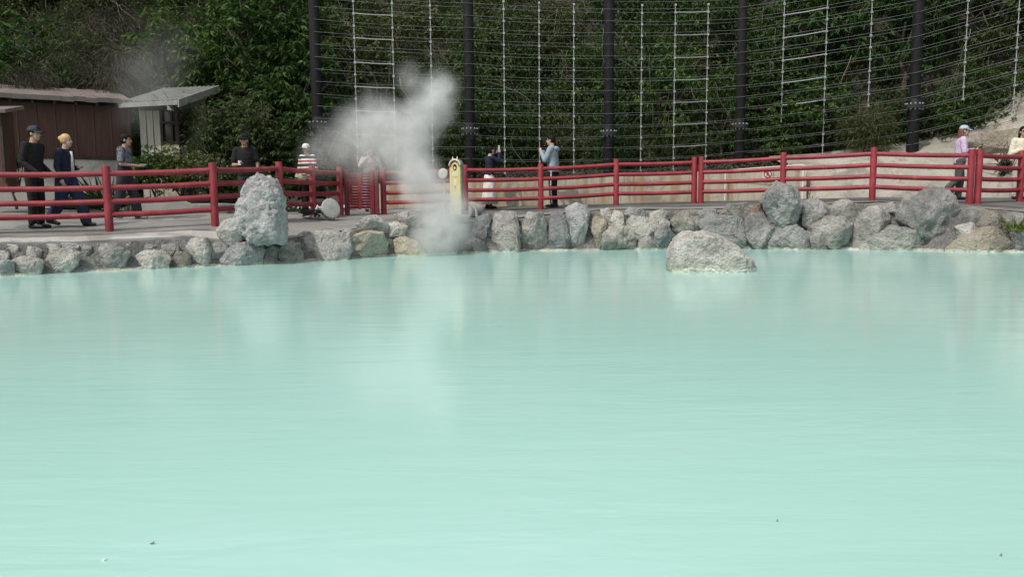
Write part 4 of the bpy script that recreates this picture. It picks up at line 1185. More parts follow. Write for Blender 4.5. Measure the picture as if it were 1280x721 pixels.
# ------------------------------------------------------------------ small fixtures
M['lamp_body'] = simple('white_lamp_housing', (0.45, 0.45, 0.42), .55, .15, 8)
M['lamp_glass'] = simple('mint_lamp_glass', (0.34, 0.44, 0.39), .3, .12, 6, 0, .5)
M['black'] = simple('black_rubber', (0.018, 0.018, 0.02), .6)
M['white'] = simple('white_plastic', (0.72, 0.72, 0.70), .5, .06)
M['yellow'] = simple('faded_yellow_board', (0.66, 0.58, 0.26), .6, .15, 5)
M['mossgrey'] = simple('grey_board_edge', (0.27, 0.27, 0.24), .8, .25, 6)
M['signred'] = simple('sign_red', (0.45, 0.03, 0.04), .5, .05)
M['arch'] = simple('cream_arch_trim', (0.66, 0.60, 0.50), .6, .1)

def floodlight(px, py, Y, axis, r, label, depth=.26):
    c = at(px, py, Y); ax = Vector(axis).normalized(); px_ = px
    g = ground_z(px, Y)
    root = empty('floodlight', (c.x, Y, g), label, 'lamp', 'floodlights along the pond edge')
    MB().lathe(c, [(r * .25, -depth), (r * .55, -depth * .9), (r * .8, -depth * .5), (r * .97, -.02), (r, 0), (r, .02), (r * .93, .024)], 24, ax).build('housing', M['lamp_body'], root, smooth=True)
    MB().lathe(c + ax * .005, [(r * .93, 0), (r * .90, .012), (r * .5, .018), (r * .1, .02)], 24, ax).build('lens', M['lamp_glass'], root, smooth=True)
    side = ax.cross(Vector((0, 0, 1))).normalized()
    br = MB()
    if c.z - g > .8: br.tube([c - ax * depth * .4, Vector((c.x, c.y, g - .05)) - ax * depth * .4], .022, 8)
    for s in (() if c.z - g > .8 else (1, -1)): br.tube([c + side * s * (r + .015) - ax * depth * .3, Vector((c.x, c.y, g + .06)) + side * s * (r * .6) - ax * depth * .3, Vector((c.x, c.y, g)) - ax * depth * .3], .014, 6)
    br.build('bracket', M['lamp_body'], root)
    return root, c
floodlight(413.5, 260.5, 17.0, (.66, -.68, .25), .215, 'round white floodlight with a mint glass face left of the red gate')
floodlight(589, 262, 17.6, (-.85, -.25, .1), .17, 'white floodlight at the right side of the steam, seen from its side')
floodlight(554, 217, 18.7, (-.3, -.9, .1), .12, 'small round lamp half hidden in steam left of the yellow signboard', .16)

def cable_coil():
    c = gp(388, 16.9); rr = random.Random(2); pts = []
    for k in range(90):
        a = k * .42; r = .13 + .05 * math.sin(k * .7)
        pts.append(c + Vector((r * 1.3 * math.cos(a), r * math.sin(a), .05 + .045 * abs(math.sin(k * .37)) + .0012 * k)))
    o = MB().tube(pts, .016, 6).build('cable_coil', M['black'], smooth=True)
    tag(o, 'tangled coil of black cable on the paving behind the white floodlight', 'cable')
    w = [at(400, 262, 16.85), at(397, 257, 16.8), at(394, 264, 16.8), at(391, 270, 16.8), at(386, 272, 16.9)]
    o = MB().tube(w, .02, 6).build('hose', M['white'], smooth=True)
    tag(o, 'short white hose curling beside the white floodlight', 'hose')
cable_coil()
def hose2():
    pix = [(588, 256), (595, 262), (596, 272), (592, 283), (588, 290), (583, 295), (574, 293), (566, 294)]
    pts = [at(x, y, 17.35 - .12 * i) for i, (x, y) in enumerate(pix)]
    o = MB().tube(pts, .03, 8).build('hose', M['lamp_body'], smooth=True)
    tag(o, 'long white hose dangling over the rocks at the right of the steam', 'hose')
hose2()

def signboard():
    Y = 18.4; b = gp(570, Y); top = at(570, 199, Y).z; w = .27; d = .12
    root = empty('signboard', b, 'yellow arched signboard with a white trim standing in the steam by the railing', 'sign')
    rz_ = Matrix.Rotation(R(-24), 3, 'Z')
    def outline(sc, zoff=0):
        pts = [(-w / 2 * sc, 0), (w / 2 * sc, 0)]; hh = top - b.z - w / 2 - .02
        for k in range(13):
            a = PI * k / 12; pts.append((w / 2 * sc * math.cos(a), hh + w / 2 * sc * math.sin(a) + zoff))
        return pts
    def slab(sc, y_0, y_1, zmin=0.0):
        o = outline(sc); fr = [b + rz_ @ Vector((x, y_0, max(z, zmin))) for x, z in o]; bk = [b + rz_ @ Vector((x, y_1, max(z, zmin))) for x, z in o]
        return MB().loft([fr, bk])
    slab(1.14, -.0, d, -.02).build('back_board', M['mossgrey'], root)
    slab(1.0, -.02, .0015).build('face', M['yellow'], root)
    hh = top - b.z - w / 2 - .02
    arc = [b + rz_ @ Vector((w / 2 * 1.02 * math.cos(PI * k / 14), -.03, hh + w / 2 * 1.05 * math.sin(PI * k / 14))) for k in range(15)]
    MB().tube(arc, .022, 8).build('arch_trim', M['arch'], root, smooth=True)
    rt = [b + rz_ @ Vector((w / 2 * .78 * math.cos(PI * k / 14), -.027, hh + w / 2 * .78 * math.sin(PI * k / 14))) for k in range(15)]
    MB().tube(rt, .012, 6).build('red_trim', M['red_dark'], root, smooth=True)
    for s in (-.35, .35):
        MB().lathe(b + rz_ @ Vector((s * w * .6, -.01, hh + w / 2 * .98)), [(.022, 0), (.016, .04), (.003, .085)], 8).build('finial', M['arch'], root, smooth=True)
    MB().ball(b + rz_ @ Vector((0, -.022, hh - .03)), (.05, .008, .075), 14, 8, rz_).build('niche', M['dark'], root, smooth=True)
    MB().ball(b + rz_ @ Vector((0, -.03, hh - .05)), (.026, .008, .035), 10, 6, rz_).build('ornament', M['arch'], root, smooth=True)
    MB().box(b + rz_ @ Vector((0, -.024, hh - .19)), (.15, .006, .09), rz_).build('plaque', M['arch'], root)
    MB().box(b + rz_ @ Vector((0, -.024, hh - .40)), (.045, .006, .22), rz_).build('panel', M['white'], root)
    MB().box(b + rz_ @ Vector((0, -.03, hh - .47)), (.018, .006, .07), rz_).build('mark', M['dark'], root)
signboard()

def prohibition():
    Y = I(YB, 960) - .03; c = at(959.5, 217.5, Y)
    root = empty('prohibition_sign', c, 'small white sign with a red circle and slash on the tan wall', 'sign')
    MB().box(c, (.25, .012, .25)).build('plate', M['white'], root, bevel=.004)
    ring = [c + Vector((.092 * math.cos(2 * PI * k / 28), -.008, .092 * math.sin(2 * PI * k / 28))) for k in range(29)]
    MB().tube(ring, .013, 6).build('ring', M['signred'], root)
    MB().tube([c + Vector((-.065, -.009, .065)), c + Vector((.065, -.009, -.065))], .012, 6).build('slash', M['signred'], root)
    fg = MB(); fg.ball(c + Vector((0.005, -.0085, .045)), (.017, .005, .017), 10, 6)
    fg.tube([c + Vector((.0, -.0085, .028)), c + Vector((-.006, -.0085, -.02)), c + Vector((-.03, -.0085, -.055))], .0085, 6)
    fg.tube([c + Vector((-.004, -.0085, -.02)), c + Vector((.026, -.0085, -.03)), c + Vector((.03, -.0085, -.058))], .0075, 6)
    fg.tube([c + Vector((-.035, -.0085, .012)), c + Vector((.0, -.0085, .018)), c + Vector((.034, -.0085, .002))], .007, 6)
    fg.build('figure', M['black'], root)
prohibition()

def pipe_frame():
    Y = I(YB, 930) - .16
    a = at_z(906, I(YB, 906) - .12, I(ZB, 906)); b = at_z(1003, I(YB, 1003) - .3, I(ZB, 1003))
    za = at(906, 213, a.y).z; zb_ = at(1003, 206, b.y).z
    root = empty('pipe_frame', a, 'thin white pipe frame standing against the tan wall round the red circle sign', 'frame')
    MB().tube([a, Vector((a.x, a.y, za))], .018, 8).build('upright', M['white'], root)
    MB().tube([b, Vector((b.x, b.y, zb_))], .022, 8).build('upright', M['white'], root)
    MB().tube([Vector((a.x, a.y, za)), Vector((b.x, b.y, zb_))], .014, 8).build('crossbar', M['white'], root)
pipe_frame()

# leaves and specks adrift
M['drift'] = simple('drifting_leaf', (0.20, 0.22, 0.20), .7)
M['foam'] = simple('white_foam_fleck', (0.85, 0.88, 0.86), .7)
def drift(px, py, s, label, mt, ar=.35):
    Y = CZ / ((py - hor(px)) / 1000.0); p = at_z(px, Y, .006)
    n = 10; pts = [(s * math.cos(2 * PI * k / n) * (1 + .2 * math.sin(3 * k)), s * ar * math.sin(2 * PI * k / n), .004 * math.cos(2 * PI * k / n)) for k in range(n)]
    low = [(x, y, z - .006) for x, y, z in pts]
    o = MB().loft([low, pts]).build('floating_leaf', M[mt]); o.location = p
    tag(o, label, 'leaf')
drift(191, 695, .007, 'small dark leaf adrift on the water in the lower left', 'drift')
drift(971, 665, .003, 'dark speck of leaf on the open water in the lower right', 'drift', .6)
drift(1250, 712, .0032, 'dark speck of leaf on the water in the bottom right corner', 'drift', .6)
drift(131, 717, .005, 'white leaf fragment on the water at the bottom left edge', 'foam', .6)

# ------------------------------------------------------------------ people
def remesh(mb, voxel, name, mat, smooth_it=4, extra=None):
    me = mb.mesh('tmp'); bm = bmesh.new(); bm.from_mesh(me); bmesh.ops.recalc_face_normals(bm, faces=bm.faces); bm.to_mesh(me); bm.free()
    ob = bpy.data.objects.new('tmp', me); COL.objects.link(ob)
    md = ob.modifiers.new('r', 'REMESH'); md.mode = 'VOXEL'; md.voxel_size = voxel
    if smooth_it:
        sm = ob.modifiers.new('s', 'SMOOTH'); sm.iterations = smooth_it; sm.factor = .5
    dg = bpy.context.evaluated_depsgraph_get()
    out = bpy.data.meshes.new_from_object(ob.evaluated_get(dg)); out.name = name
    bpy.data.objects.remove(ob); bpy.data.meshes.remove(me)
    out.materials.clear(); out.materials.append(mat)
    out.polygons.foreach_set('use_smooth', [True] * len(out.polygons)); out.update()
    return out
def bone(mb, a, b, ra, rb, seg=12):
    a = Vector(a); b = Vector(b); d = (b - a); L = d.length; d = d / max(L, 1e-6)
    pts = []; rad = []
    for k in range(4):
        t = k / 3 * PI / 2; pts.append(a - d * ra * math.cos(t)); rad.append(max(.001, ra * math.sin(t)))
    for k in range(4):
        t = k / 3 * PI / 2; pts.append(b + d * rb * math.sin(t)); rad.append(max(.001, rb * math.cos(t)))
    mb.tube(pts, rad, seg)
def ell_ring(c, rx, ry, n=20):
    return [Vector((c[0] + rx * math.cos(2 * PI * k / n), c[1] + ry * math.sin(2 * PI * k / n), c[2])) for k in range(n)]

def cloth(name, col, rough=.85, var=.2, pattern=None):
    m, nt, b = base_mat(name, rough); b.inputs['Specular IOR Level'].default_value = .2
    oc = coords(nt); f = noise_tex(nt, 7, 5, .65, oc)
    lo = tuple(c * (1 - var) for c in col); hi = tuple(c * (1 + var) for c in col)
    c = ramp(nt, f, [(.3, lo), (.7, hi)])
    if pattern == 'stripes':
        sx = nt.nodes.new('ShaderNodeSeparateXYZ'); nt.links.new(oc, sx.inputs[0])
        z = math_n(nt, 'FRACT', math_n(nt, 'MULTIPLY', math_n(nt, 'SUBTRACT', sx.outputs[2], 1.02), 1 / .20))
        r = nt.nodes.new('ShaderNodeValToRGB'); r.color_ramp.interpolation = 'CONSTANT'; e = r.color_ramp.elements
        st = [(0, (.03, .03, .035)), (.18, (.72, .72, .7)), (.38, (.36, .025, .04)), (.62, (.72, .72, .7)), (.80, (.03, .03, .035))]
        while len(e) < len(st): e.new(.5)
        for i, (p, cc) in enumerate(st): e[i].position = p; e[i].color = (*cc, 1)
        nt.links.new(z, r.inputs[0]); c = r.outputs[0]
    elif pattern == 'camo':
        f2 = noise_tex(nt, 9, 3, .6, oc, .8)
        c = mixc(nt, ramp(nt, f2, [(.48, (0, 0, 0)), (.52, (1, 1, 1))]), c, tuple(x * .35 for x in col))
    elif pattern == 'floral':
        f2 = noise_tex(nt, 22, 3, .6, oc, .5)
        c = mixc(nt, ramp(nt, f2, [(.52, (0, 0, 0)), (.57, (1, 1, 1))]), c, (.40, .24, .20))
    elif pattern == 'twotone':   # pale yoke over a dark lower half
        sx = nt.nodes.new('ShaderNodeSeparateXYZ'); nt.links.new(oc, sx.inputs[0])
        f2 = noise_tex(nt, 16, 4, .6, oc, .5)
        c = mixc(nt, ramp(nt, f2, [(.45, (0, 0, 0)), (.6, (1, 1, 1))]), c, (.045, .05, .075))
        c = mixc(nt, ramp(nt, sx.outputs[2], [(.0, (0, 0, 0)), (1.0, (0, 0, 0))]) if False else math_n(nt, 'LESS_THAN', sx.outputs[2], 1.16), c, (.02, .024, .04))
    nt.links.new(c, b.inputs['Base Color'])
    bump(nt, b, noise_tex(nt, 8, 3, .5, oc, 1.2), .6, .045)
    return m
SKIN = {}
def skin(tone):
    if tone not in SKIN: SKIN[tone] = simple('skin', tone, .55, .1, 20)
    return SKIN[tone]
M['hair_black'] = simple('black_hair', (.008, .007, .007), .6, .3, 20, .4, .15)
M['hair_blond'] = simple('blond_hair', (.52, .36, .17), .5, .25, 20, .4)
M['hair_auburn'] = simple('auburn_hair', (.16, .065, .04), .5, .25, 20, .4)
M['eye'] = simple('dark_eye', (.02, .015, .012), .3)
M['lip'] = simple('lip', (.33, .14, .11), .5)
M['shoe_b'] = simple('black_shoe', (.016, .016, .018), .5)
M['shoe_g'] = simple('grey_shoe', (.22, .22, .21), .6)
M['phone'] = simple('dark_phone', (.03, .03, .035), .25, .05)
M['phone_pale'] = simple('pale_phone', (.5, .5, .5), .3, .05)

def hand(mb, wrist, d, palm_n, curl=.5, s=1.0, left=True):
    """palm, four unequal fingers bent at two knuckles and a thumb leaving the side of the palm"""
    w = Vector(wrist); d = Vector(d).normalized(); n = Vector(palm_n); n = (n - d * n.dot(d)).normalized(); side = d.cross(n) * (1 if left else -1)
    pb = w + d * .025 * s; pe = w + d * .085 * s
    for k in (-1, 0, 1): bone(mb, pb + side * k * .018 * s, pe + side * k * .024 * s, .016 * s, .014 * s, 8)
    for k, L in zip((-1.5, -.5, .5, 1.5), (.062, .075, .08, .07)):
        a = pe + side * k * .0185 * s; d1 = (d * math.cos(curl * .7) + n * math.sin(curl * .7)); d2 = (d * math.cos(curl * 1.7) + n * math.sin(curl * 1.7))
        b = a + d1 * L * .55 * s; c = b + d2 * L * .45 * s
        bone(mb, a, b, .0095 * s, .0085 * s, 7); bone(mb, b, c, .0085 * s, .007 * s, 7)
    t0 = pb + side * .026 * s; t1 = t0 + (d * .6 + side * .7 + n * .3).normalized() * .04 * s; t2 = t1 + (d * .9 + side * .1 + n * .5).normalized() * .032 * s
    bone(mb, t0, t1, .0125 * s, .0105 * s, 7); bone(mb, t1, t2, .0105 * s, .008 * s, 7)

DEF = dict(hipL=(0, .09, .92), kneeL=(.02, .095, .50), ankL=(-.01, .10, .085), hipR=(0, -.09, .92), kneeR=(.02, -.095, .50), ankR=(-.01, -.10, .085),
           shL=(-.01, .185, 1.42), elL=(-.03, .23, 1.14), wrL=(.03, .22, .90), shR=(-.01, -.185, 1.42), elR=(-.03, -.23, 1.14), wrR=(.03, -.22, .90))
def person(label, px, Y, h, face, top=('black', None), trouser='black', pose=None, hair=None, hat=None, shoes='shoe_b', tone=(.42, .26, .18),
           sleeve='long', wide=1.0, skirt=None, lean=.03, head_turn=0., female=False, bag=None, items=(), jacket=False, glasses=False, gy=0., trouser_stripe=None, legw=1.0, headtilt=0.):
    """face: angle of the forward direction in plan (0 = towards +x, pi/2 = away from the pond viewer, -pi/2 = towards the viewer)"""
    g = gp(px, Y); k = h / 1.75
    root = empty('person', (g.x, g.y, g.z + gy), label, 'person', 'visitors on the walk round the pond', absolute=False, rz=face); root.scale = (k, k, k)
    J = dict(DEF); J.update(pose or {})
    if female:
        for q in ('shL', 'shR'): a = J[q]; J[q] = (a[0], a[1] * .90, a[2])
    J = {q: Vector(v) for q, v in J.items()}
    ln = lean
    def lx(z): return ln * max(0, z - .9) / .55
    # ---- body, one skin surface
    b = MB()
    sw = .9 if female else 1.0
    b.loft([ell_ring((lx(z) + xo, 0, z), rx, ry * sw) for z, rx, ry, xo in ((.84, .10, .15, 0), (.95, .105, .155, 0), (1.08, .09, .13, 0), (1.22, .10, .145, .005), (1.35, .10, .16, 0), (1.44, .075, .145, -.005), (1.48, .05, .08, -.005))])
    nb = Vector((lx(1.45) - .005, 0, 1.44)); hc = Vector((lx(1.6) + .03, 0, 1.625))
    bone(b, nb, hc - Vector((.02, 0, .07)), .062, .055)
    ht = Matrix.Rotation(head_turn, 3, 'Z') @ Matrix.Rotation(headtilt, 3, 'Y')
    H = lambda x, y, z: hc + ht @ Vector((x, y, z))
    b.ball(H(-.005, 0, .03), (.092, .075, .10), 18, 12, ht); b.ball(H(.03, 0, -.035), (.062, .058, .085), 16, 10, ht)
    bone(b, H(.06, 0, -.085), H(.055, 0, -.09), .028, .026, 8)                       # chin
    bone(b, H(.088, 0, .015), H(.108, 0, -.022), .009, .014, 8)                       # nose
    for s in (1, -1): b.ball(H(-.005, s * .078, -.005), (.022, .012, .034), 10, 8, ht)   # ears
    for s in ('L', 'R'):
        bone(b, J['hip' + s], J['knee' + s], .078, .056); bone(b, J['knee' + s], J['ank' + s], .055, .036)
        bone(b, J['ank' + s], J['ank' + s] + Vector((.1, 0, -.045)), .035, .03, 8)
        sh = J['sh' + s] + Vector((lx(1.42), 0, 0)); el = J['el' + s] + Vector((lx(1.2), 0, 0)); wr = J['wr' + s] + Vector((lx(1.1), 0, 0))
        J['sh' + s], J['el' + s], J['wr' + s] = sh, el, wr
        bone(b, sh, el, .05, .038); bone(b, el, wr, .039, .027)
        d = (wr - el).normalized(); pn = Vector((0, -1 if s == 'L' else 1, 0)) if abs(d.z) > .5 else Vector((0, 0, 1)) if d.z < .3 and abs(d.x) > .6 else Vector((0, -1 if s == 'L' else 1, 0))
        hand(b, wr, d, pn, .55 if pose else .4, 1.0, s == 'L')
    me = remesh(b, .0085, 'body', skin(tone), 3)
    body = link('body', me, root)
    # eyes, brows and mouth belong to the face surface
    fm = MB()
    for s in (1, -1):
        fm.ball(H(.083, s * .031, .012), (.007, .013, .007), 8, 6, ht)
        fm.tube([H(.088, s * .016, .034), H(.086, s * .046, .033)], .0045, 5)
    link('eyes', fm.mesh('eyes', M['eye'], True), root)
    link('mouth', MB().ball(H(.088, 0, -.058), (.008, .022, .006), 10, 6, ht).mesh('mouth', M['lip'], True), root)
    # ---- top
    t = MB(); z_lo = .86 if not jacket else .78
    fl = 1.12 if jacket else 1.0
    t.loft([ell_ring((lx(z) + xo, 0, z), rx * wide, ry * sw * wide) for z, rx, ry, xo in ((z_lo, .128 * fl, .178 * fl, 0), (.97, .125, .178, 0), (1.1, .118, .165, 0), (1.22, .122, .172, .005), (1.34, .12, .185, 0), (1.43, .095, .165, -.005), (1.475, .066, .085, -.005))])
    for s in ('L', 'R'):
        sh, el, wr = J['sh' + s], J['el' + s], J['wr' + s]
        if sleeve == 'long':
            bone(t, sh, el, .072 * wide, .058 * wide); bone(t, el, el.lerp(wr, .93), .058 * wide, .042 * wide)
        else:
            bone(t, sh, sh.lerp(el, .72), .074 * wide, .068 * wide)
        bone(t, Vector((lx(1.4), 0, 1.40)), sh, .085, .07)
    link('jacket' if jacket else 'shirt', remesh(t, .012, 'top', top, 5), root)
    # ---- legs
    if skirt:
        sk = MB(); n = 28
        rings = []
        for i, (z, rr) in enumerate(((1.0, .125), (.9, .165), (.6, .20), (.35, .235), (.13, .27))):
            rings.append([Vector(((rr * (1 + .09 * (i / 4) * math.sin(7 * a))) * math.cos(a) * .85, rr * (1 + .09 * (i / 4) * math.sin(7 * a + 1)) * math.sin(a), z)) for a in [2 * PI * q / n for q in range(n)]])
        sk.loft(rings); link('skirt', sk.mesh('skirt', skirt, True), root)
    else:
        tr = MB()
        tr.loft([ell_ring((0, 0, z), rx, ry) for z, rx, ry in ((.80, .11, .155), (.88, .122, .172), (.97, .118, .168), (1.02, .11, .155))])
        for s in ('L', 'R'):
            hp, kn, an = J['hip' + s], J['knee' + s], J['ank' + s]
            bone(tr, hp, kn, .098 * legw, .078 * legw); bone(tr, kn, an + Vector((0, 0, .015)), .078 * legw, .068 * legw)
        link('trousers', remesh(tr, .012, 'trousers', trouser, 5), root)
        if trouser_stripe is not None:
            sp = MB()
            for s, q in (('L', 1), ('R', -1)):
                o = Vector((0, q * .086, 0))
                sp.tube([J['hip' + s] + o + Vector((0, q * .012, 0)), J['knee' + s] + o, J['ank' + s] + o * .85], .016, 6)
            link('side_stripe', sp.mesh('side_stripe', trouser_stripe), root)
    # ---- shoes
    for s in ('L', 'R'):
        an = J['ank' + s]; so = MB(); pitch = max(0, an.z - .085)
        fwd = Vector((1, 0, -min(.9, pitch * 4))).normalized()
        heel = an + Vector((-.045, 0, -.045)); toe = an + fwd * .165 + Vector((0, 0, -.05))
        bone(so, heel, an + fwd * .07 + Vector((0, 0, -.045)), .04, .044, 10); bone(so, an + fwd * .05 + Vector((0, 0, -.045)), toe, .044, .034, 10)
        bone(so, an + Vector((-.02, 0, .0)), an + Vector((.0, 0, -.03)), .046, .045, 10)
        link('shoe', remesh(so, .010, 'shoe', M[shoes], 2), root)
    # ---- hair and hats
    if hair:
        kind, mt = hair; hm = MB()
        hm.ball(H(-.018, 0, .047), (.100, .088, .098), 18, 12, ht)
        if kind in ('bob', 'bowl'): hm.ball(H(-.035, 0, .0), (.085, .088, .09), 16, 10, ht)
        if kind == 'bun': hm.ball(H(-.115, 0, .055), .048, 12, 8); hm.ball(H(-.04, 0, .01), (.075, .084, .08), 14, 8, ht)
        if kind == 'short': hm.ball(H(-.04, 0, .01), (.075, .083, .075), 14, 8, ht); hm.ball(H(.05, 0, .095), (.05, .06, .03), 12, 8, ht)
        if kind == 'bowl': hm.ball(H(.03, 0, .075), (.066, .08, .05), 12, 8, ht)
        if kind == 'long':
            for s in (1, -1): bone(hm, H(-.05, s * .055, .02), H(-.045, s * .09, -.27), .040, .026)
            bone(hm, H(-.06, 0, .0), H(-.085, 0, -.25), .075, .06)
        hme = remesh(hm, .012, 'hair', M[mt], 2)
        # cut the face free
        bm = bmesh.new(); bm.from_mesh(hme); inv = ht.inverted()
        kill = []
        for v in bm.verts:
            q = inv @ (v.co - hc)
            if q.x > .055 and q.z < .06 and abs(q.y) < .075 and kind != 'none': kill.append(v)
        bmesh.ops.delete(bm, geom=kill, context='VERTS'); bm.to_mesh(hme); bm.free()
        link('hair', hme, root)
    if hat:
        cm = hat; cp = MB()
        rings = []
        for z, r in ((.045, .108), (.075, .107), (.105, .095), (.135, .065), (.147, .02)):
            rings.append([H(-.008 + r * math.cos(2 * PI * q / 20), r * .88 * math.sin(2 * PI * q / 20), z) for q in range(20)])
        cp.loft(rings)
        co_ = link('cap', cp.mesh('cap', cm, True), root)
        br = MB(); up = []; lo = []
        for q in range(11):
            a = -1.15 + 2.3 * q / 10; up.append((a,))
        inn = [H(-.008 + .104 * math.cos(a[0]), .104 * .88 * math.sin(a[0]), .05) for a in up]
        outp = [H(.05 + .125 * math.cos(a[0]), .095 * math.sin(a[0]), .035 - .012 * abs(math.sin(a[0]))) for a in up]
        th = ht @ Vector((0, 0, .008))
        br.loft([inn, outp], closed=False); br.loft([[p - th for p in outp], [p - th for p in inn]], closed=False)
        bo = link('brim', br.mesh('brim', cm, True), None); bo.parent = co_
    if glasses:
        gm = MB()
        for s in (1, -1): gm.ball(H(.092, s * .034, .012), (.008, .028, .022), 12, 8, ht)
        gm.tube([H(.095, -.03, .016), H(.095, .03, .016)], .004, 5)
        for s in (1, -1): gm.tube([H(.088, s * .06, .016), H(0, s * .085, .016)], .004, 5)
        link('sunglasses', gm.mesh('sunglasses', M['black'], True), root)
    root['_J'] = 0
    return root, J, k

def world_of(root, p):
    m = Matrix.Translation(root.location) @ Matrix.Rotation(root.rotation_euler.z, 4, 'Z') @ Matrix.Scale(root.scale.x, 4)
    return m @ Vector(p)
def held(root, name, at_local, size, mat, label, cat, rot=None, shape='box', axis=None):
    c = world_of(root, at_local); rz_ = Matrix.Rotation(root.rotation_euler.z, 3, 'Z')
    mb = MB()
    if shape == 'box': mb.box((0, 0, 0), size, rz_ if rot is None else rz_ @ rot)
    elif shape == 'cup': mb.lathe((0, 0, -size[2] / 2), [(size[0] * .4, 0), (size[0] * .5, size[2] * .95), (size[0] * .52, size[2]), (size[0] * .44, size[2] * 1.02)], 16)
    o = mb.build(name, mat, bevel=.003 if shape == 'box' else 0); o.location = c
    return tag(o, label, cat)

STRIDE = dict(kneeL=(.20, .09, .51), ankL=(.30, .09, .085), kneeR=(-.06, -.09, .49), ankR=(-.30, -.09, .14))
blk = cloth('black_cloth', (.017, .017, .019)); navy = cloth('navy_cloth', (.018, .022, .04)); denim = cloth('navy_denim', (.022, .035, .075))
r1, J1, k1 = person('tall man in black with a black cap standing at the left end of the railing', 47, 14.05, 1.75, -.12, blk, blk,
       dict(wrL=(.16, .20, .96), elL=(-.06, .22, 1.13), wrR=(.22, -.20, .95), elR=(-.04, -.23, 1.13)), hair=('short', 'hair_black'), hat=cloth('charcoal_cap', (.05, .055, .065)), wide=1.03)
r2, J2, k2 = person('blond walker in a dark jacket and wide navy trousers striding behind the left railing', 86, 14.5, 1.63, -.05, navy, denim,
       dict(STRIDE, wrL=(.20, .10, 1.12), elL=(-.02, .23, 1.12), wrR=(.05, -.23, .90)), hair=('bun', 'hair_blond'), female=True, jacket=True, legw=1.45, tone=(.50, .32, .24), wide=1.05)
shirtw = cloth('white_undershirt', (.6, .6, .58))
o = MB().tube([(.125, 0.02, 1.43), (.15, .0, 1.25), (.155, 0, 1.0)], [.03, .032, .03], 8); link('undershirt', o.mesh('undershirt', shirtw, True), r2)
r3, J3, k3 = person('walker with a black bowl cut and patterned top looking down at a phone', 159, 16.1, 1.68, .12, cloth('mottled_top', (.20, .21, .26), pattern='twotone'), cloth('charcoal_trousers', (.035, .038, .042)),
       dict(kneeL=(.14, .09, .5), ankL=(.20, .09, .085), kneeR=(-.08, -.09, .49), ankR=(-.24, -.09, .13), wrL=(.28, .08, 1.10), elL=(.0, .22, 1.13), wrR=(.28, -.08, 1.10), elR=(.0, -.22, 1.13)),
       hair=('bowl', 'hair_black'), sleeve='short', legw=1.3, wide=1.08, shoes='shoe_g')
held(r3, 'phone', J3['wrR'] + Vector((.09, .08, .03)), (.14, .07, .012), M['phone_pale'], 'phone in the hands of the walker with the black bowl cut', 'phone')
r4, J4, k4 = person('man in a black cap and black T-shirt holding a small cup before the bushes', 310, 17.3, 1.72, -1.45, blk, cloth('dark_grey_trousers', (.04, .042, .045)),
       dict(wrR=(.24, -.10, 1.10), elR=(.02, -.25, 1.10), wrL=(.02, .25, .90), elL=(-.02, .25, 1.14)), hair=('short', 'hair_black'), hat=cloth('black_cap', (.018, .02, .026)), sleeve='short', wide=1.06, tone=(.40, .25, .17), glasses=True)
held(r4, 'cup', J4['wrR'] + Vector((.085, .045, .03)), (.07, .07, .09), M['white'], 'small pale cup in the hand of the man in the black cap', 'cup', shape='cup')
pm = MB()
for dz, ww in ((1.30, .05), (1.275, .07), (1.25, .045), (1.225, .06)): pm.box((.132, 0, dz), (.008, ww * 2, .010))
link('chest_print', pm.mesh('chest_print', cloth('pale_print', (.3, .3, .3))), r4)
r5, J5, k5 = person('woman in a white cap and red, white and black striped jumper by the gate', 387, 19.1, 1.60, -1.9, cloth('striped_jumper', (.5, .5, .5), pattern='stripes'), blk,
       dict(wrR=(.22, -.14, 1.03), elR=(.0, -.24, 1.08), wrL=(.22, .10, 1.0), elL=(.0, .24, 1.08)), hair=('bob', 'hair_black'), hat=cloth('white_cap', (.70, .70, .68)), female=True, tone=(.5, .33, .26), wide=1.08)
bagm = MB().ball((0, 0, 0), (.15, .09, .12), 16, 10); bo = bagm.build('shoulder_bag', cloth('cream_bag', (.45, .42, .30), pattern='floral'), smooth=True); bo.location = world_of(r5, (.24, -.05, .93)); tag(bo, 'cream patterned bag held by the woman in the striped jumper', 'bag')
r6, J6, k6 = person('person in a pale patterned blouse taking a photo behind the gate, veiled by steam', 463, 19.9, 1.56, -1.2, cloth('pale_blouse', (.58, .50, .46), pattern='floral'), cloth('light_blue_jeans', (.30, .42, .60)),
       dict(wrR=(.26, -.07, 1.48), elR=(.10, -.27, 1.25), wrL=(.26, .07, 1.48), elL=(.10, .27, 1.25)), hair=('bob', 'hair_black'), female=True, wide=1.12, tone=(.5, .33, .26))
held(r6, 'phone', J6['wrR'] + Vector((.06, .07, .09)), (.012, .15, .075), M['phone'], 'phone raised by the person in the pale blouse behind the gate', 'phone')
r7, J7, k7 = person('woman in a navy top and long white skirt photographing with a raised phone', 612, 19.85, 1.52, .55, navy, None,
       dict(wrR=(.27, -.10, 1.57), elR=(.16, -.24, 1.30), wrL=(.27, .06, 1.57), elL=(.16, .22, 1.30)), hair=('bob', 'hair_black'), female=True, skirt=cloth('white_skirt', (.72, .70, .66), var=.08), tone=(.5, .33, .26), headtilt=-.15)
held(r7, 'phone', J7['wrR'] + Vector((.03, .07, .12)), (.012, .075, .15), M['phone_pale'], 'phone raised by the woman in the white skirt', 'phone')
r8, J8, k8 = person('man in a blue-grey hoodie and black striped trousers filming behind the middle railing', 692, 19.8, 1.74, PI - .35, cloth('blue_grey_hoodie', (.26, .33, .38)), blk,
       dict(wrR=(.30, -.06, 1.38), elR=(.13, -.23, 1.14), wrL=(.30, .06, 1.38), elL=(.13, .23, 1.14)), hair=('short', 'hair_black'), wide=1.14, tone=(.5, .33, .25), trouser_stripe=M['white'])
